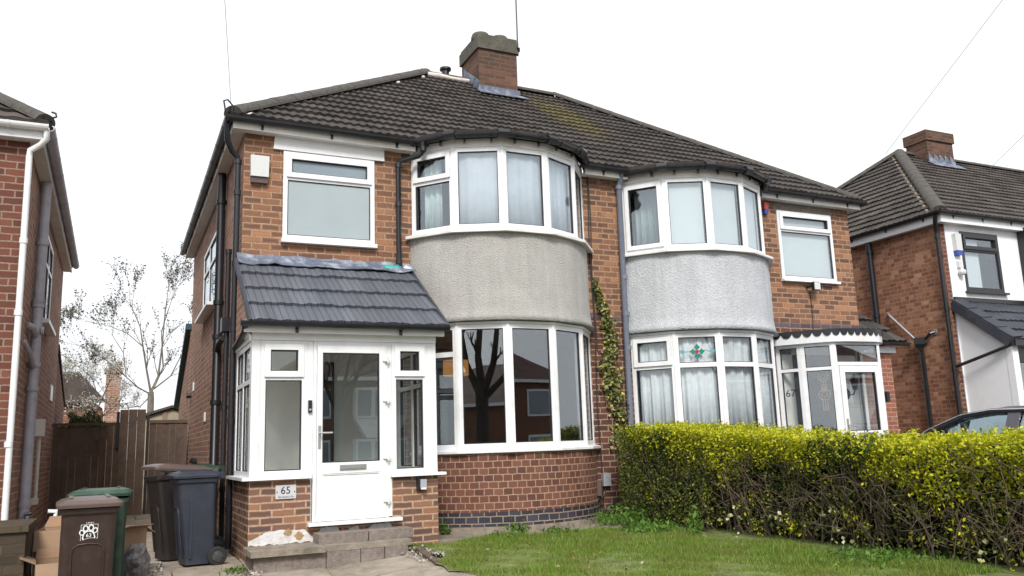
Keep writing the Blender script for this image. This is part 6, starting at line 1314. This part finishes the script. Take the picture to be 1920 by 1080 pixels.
def opposite(x0, w, label, dz=0.0):
    h = thing('brick_house', label, 'house', (x0+w/2, -27, -.5), group='houses across the street mirrored in the windows')
    y0, z0, z1 = -27, -.8, 4.0+dz; mb = MB(); mb.box(x0, x0+w, y0-8, y0, z0, z1); mb.build('wall', M['opp_brick'], h)
    a = [(x0-.3, y0+.3, z1), (x0+w+.3, y0+.3, z1), (x0+w+.3, y0-8.3, z1), (x0-.3, y0-8.3, z1)]; r0, r1 = (x0+4.2, y0-4, z1+3.1+dz*.9), (x0+w-4.2, y0-4, z1+3.1+dz*.9)
    mb = MB(); mb.face([a[1], a[0], r0, r1]); mb.face([a[3], a[2], r1, r0]); mb.face([a[0], a[3], r0]); mb.face([a[2], a[1], r1]); rf = mb.build('roof', M['tile_red'], h)
    mb = MB(); mb.box(x0-.3, x0+w+.3, y0+.28, y0+.3, z1-.15, z1-.002); mb.build('fascia', M['pvc'], h)
    mb = MB(); mb.box(x0+w/2-.5, x0+w/2+.5, y0-4.5, y0-3.6, z1+2, z1+4); mb.build('chimney', M['opp_brick'], rf)
    for cx, ww in ((x0+1.4, 1.2), (x0+w*.30, 2.2), (x0+w*.70, 2.2), (x0+w-1.4, 1.2)):
        for zz, hh in ((2.3+dz, 1.25), (-.0+dz*.5, 1.45)):
            mb = MB(); mb.box(cx-ww/2, cx+ww/2, y0+.005, y0+(.5 if ww > 2 else .06), zz, zz+hh); f = mb.build('window', M['pvc'], h)
            for k in range(3 if ww > 2 else 1): w1 = ww/(3 if ww > 2 else 1); mb = MB(); mb.box(cx-ww/2+k*w1+.08, cx-ww/2+(k+1)*w1-.08, y0+.062+(.44 if ww > 2 else 0), y0+.075+(.44 if ww > 2 else 0), zz+.1, zz+hh-.1); mb.build('pane', M['frost_dark'], f)
        if ww > 2: mb = MB(); mb.poly([(cx-1.1, y0+.01, 2.28+dz), (cx+1.1, y0+.01, 2.28+dz), (cx+.6, y0+.01, 1.5+dz), (cx-.6, y0+.01, 1.5+dz)], (0, 1, 0), .45); mb.build('apron', M['white_render'], h)
    return h
opposite(6.0, 13.5, 'brick house with white bay windows, mirrored in the middle of the lower bay'); opposite(-16.0, 13, 'brick house across the street behind the street tree, mirrored beside the dark trunk', -1.0); opposite(22.5, 13, 'brick house across the street mirrored at the right of the bays')

# ---------------------------------------------------------------- parked car beyond the hedge
car = thing('parked_car', 'dark saloon car with chrome window trim parked on the drive behind the hedge', 'car', (9.08, -4.35, -.02), 0, local=True)
def loft(rows, nm, mat, parent, cap=True, **k):
    mb = MB(); mb.grid(rows, close=True)
    if cap: mb.face(rows[0][::-1]); mb.face(rows[-1])
    return mb.build(nm, mat, parent, smooth=True, **k)
rows = []
for y_, zt_, wd, zb_ in ((-1.98, .60, .55, .32), (-1.95, .74, .68, .24), (-1.7, .82, .76, .20), (-1.1, .85, .79, .17), (0, .85, .79, .17), (.9, .83, .79, .17), (1.15, .80, .78, .17), (1.7, .70, .74, .19), (1.93, .58, .66, .22), (1.98, .46, .55, .30)):
    half = [(wd*.9, zb_), (wd, zb_+.12), (wd*1.0, zt_*.62), (wd*.965, zt_*.88), (wd*.90, zt_-.015), (wd*.5, zt_)]
    rows.append([V3((x, y_, z)) for x, z in half]+[V3((-x, y_, z)) for x, z in half[::-1]])
body = loft(rows, 'body', M['car_paint'], car)
RP = [(-1.62, .84, .60), (-1.32, 1.02, .565), (-.95, 1.155, .545), (-.5, 1.215, .54), (0, 1.225, .545), (.35, 1.185, .555), (.75, 1.04, .60), (1.12, .83, .66)]
mb = MB()
for sx in (1,):
    rws = [[V3((-w_, y_, z_)), V3((-w_*.94, y_, z_+.022)), V3((-w_*.5, y_, z_+.045)), V3((0, y_, z_+.05)), V3((w_*.5, y_, z_+.045)), V3((w_*.94, y_, z_+.022)), V3((w_, y_, z_))] for y_, z_, w_ in RP[2:6]]
    mb.grid(rws)
roof = mb.build('roof', M['car_paint'], car, smooth=True); md = roof.modifiers.new('t', 'SOLIDIFY'); md.thickness = .015
for nm, seg in (('windscreen', RP[5:]), ('rear_window', RP[:3])):
    mb = MB(); mb.grid([[V3((-w_, y_, z_)), V3((-w_*.5, y_, z_+.04)), V3((w_*.5, y_, z_+.04)), V3((w_, y_, z_))] for y_, z_, w_ in seg]); g = mb.build(nm, M['car_glass'], car, smooth=True)
for sx in (-1, 1):
    arc = [V3((sx*(w_+.008), y_, z_-.004)) for y_, z_, w_ in RP]; fine = []
    for a, b in zip(arc, arc[1:]): fine += [a+(b-a)*t for t in (0, .34, .67)]
    fine.append(arc[-1])
    mb = MB(); mb.tube(fine, .032, 6); mb.build('roof_pillar', M['car_paint'], car, smooth=True)
    mb = MB(); mb.tube([p+V3((sx*.03, 0, .012)) for p in fine], .010, 6); mb.build('chrome_trim', M['chrome'], car, smooth=True)
    belt = lambda y_: V3((sx*.745, y_, .845))
    def arcat(y_): 
        for (ya, za, wa), (yb_, zb_, wb_) in zip(RP, RP[1:]):
            if ya <= y_ <= yb_: t = (y_-ya)/(yb_-ya); return V3((sx*(wa+(wb_-wa)*t), y_, za+(zb_-za)*t))
    for y0_, y1_ in ((-1.25, -.32), (-.20, 1.0)):
        mb = MB(); ys = fr(y0_, y1_, 8); mb.grid([[belt(q) for q in ys], [arcat(q)-V3((0, 0, .03)) for q in ys]]); mb.build('side_window', M['car_glass'], car)
    mb = MB(); a, b, c, d = belt(-.33), belt(-.19), arcat(-.19), arcat(-.33); mb.poly([a, b, c, d], (sx, 0, 0), .012); mb.build('door_pillar', M['car_paint'], car)
    mb = MB(); mb.lathe((sx*.80, .82, .87), [(.02, -.05), (.06, -.03), (.06, .06), (.02, .08)], 8); mb.build('wing_mirror', M['car_paint'], car, smooth=True)
    for y_ in (-1.2, 1.25):
        mb = MB(); mb.lathe((0, 0, 0), [(.19, -.08), (.275, -.08), (.285, -.05), (.285, .06), (.27, .08), (.19, .085)], 24); mb.v = [(sx*(.72+c), y_+a, .285+b) for a, b, c in mb.v]; wh = mb.build('wheel', M['rubber'], car); mb = MB(); mb.lathe((0, 0, 0), [(.19, 0), (.17, .02), (.05, .03)], 16); mb.v = [(sx*(.80+c), y_+a, .285+b) for a, b, c in mb.v]; mb.build('rim', M['alu'], wh)
    mb = MB(); mb.lathe((0, 0, 0), [(.10, 0), (.08, .04), (.03, .06)], 12); mb.v = [(sx*.52+a, 1.90+c, .56+b*.6) for a, b, c in mb.v]; mb.build('headlight', M['car_glass'], car)
mb = MB(); mb.box(-.6, .6, -1.2, .5, .35, .62); 
for x_ in (-.33, .33): mb.box(x_-.22, x_+.22, .0, .12, .6, .98); mb.box(x_-.1, x_+.1, .02, .1, .98, 1.1)
mb.build('seats', M['rubber'], car, bevel=.03)

# ---------------------------------------------------------------- overhead wires
def wire(label, pts, r):
    mb = MB(); a = V3(pts[0]); b = V3(pts[1]); L = []
    for i in range(25): t = i/24; p = a+(b-a)*t; p.z -= (pts[2] if len(pts) > 2 else 0)*4*t*(1-t); L.append(p)
    mb.tube(L, r, 5); tag(mb.build('overhead_wire', M['wire'], smooth=True), label, 'wire', 'telephone wires')
wire('thin wire rising steeply from the left roof corner of number 65', [(1.114, -.2, 5.25), (-.13, -7, 8.86)], .0035)
wire('long thin wire slanting up to the right from the roof of the right hand house', [(16.85, 3.55, 7.72), (11.5, -10.2, 11.9)], .006)
wire('short thin wire crossing the top right corner above the ridge of the right hand house', [(20.5, 3.45, 7.7), (12.9, -5.3, 7.17)], .006)
mb = MB(); mb.tube([(1.08, -.24, 5.02), (1.04, -.3, 5.12), (1.02, -.3, 5.24), (1.07, -.25, 5.28), (1.13, -.2, 5.24), (1.13, -.2, 5.12)], .011, 6); mb.build('cable_hook', M['cable'], h65)

# ---------------------------------------------------------------- curtains, blinds, the lit lamp
def arcfn(bay, a0, a1, off):
    def f(s): t = R_(a0+(a1-a0)*s); return bay.P(t, bay.R-off, 0), V3((math.sin(t), -math.cos(t), 0))
    return f
curtain('net_curtain', arcfn(B67, -61, 61, .13), 1.02, 2.44, 220, .02, M['curtain'], 'white net curtain closed all round the lower bay of number 67', waves=17)
curtain('net_curtain', arcfn(B65, -37, 37.5, .12), 3.85, 4.86, 130, .010, plain('grey_sheer', (.50, .54, .60), rough=.9, vary=.12, scale=3), 'grey sheer curtain closed across the middle lights of the upper bay of number 65', waves=6)
curtain('curtain', arcfn(B65, -60, -48, .16), 3.85, 4.86, 50, .022, M['curtain_teal'], 'pale curtain drawn to the left side of the upper bay of number 65', waves=3)
curtain('curtain', arcfn(B65, 42, 60, .14), 3.85, 4.86, 60, .022, M['curtain_teal'], 'pale curtain at the right end of the upper bay of number 65', waves=3)
curtain('curtain', arcfn(B67, -61, -40, .30), 3.8, 4.8, 60, .02, plain('reflection_green_cloth', (.30, .38, .38), rough=.9, vary=.15), 'added green cloth standing in for the reflection in the left light, upper grey bay', waves=4)  # cloth added behind the pane to imitate its green-grey reflection
curtain('curtain', arcfn(B65, 45, 61, .16), 1.02, 2.47, 60, .025, M['curtain'], 'pale curtain at the right end of the lower bay of number 65', waves=4)
for i in (1, 2, 3):
    a, b = B67.P(B67.th[i], B67.R-.09, 3.84), B67.P(B67.th[i+1], B67.R-.09, 3.84); U = (b-a).normalized(); mb = MB(); mb.obox(a, U, (U.y, -U.x, 0), .06, (b-a).length-.06, 0, .98, -.004, 0); mb.build('roller_blind', M['blind'], h67)
mb = MB(); mb.box(9.93, 10.99, .05, .056, 3.6, 4.68); mb.build('roller_blind', M['blind'], h67)
lp = thing('pendant_lamp', 'lit amber drum shade hanging inside the lower bay room of number 65', 'pendant lamp', (4.54, 1.2, 2.1))
mb = MB(); mb.lathe((4.54, 1.2, 2.05), [(.19, 0), (.185, .22)], 20); mb.build('lamp_shade', M['lampshade'], lp, smooth=False); mb = MB(); mb.tube([(4.54, 1.2, 2.27), (4.54, 1.2, 2.55)], .008, 5); mb.build('flex', M['cable'], lp)
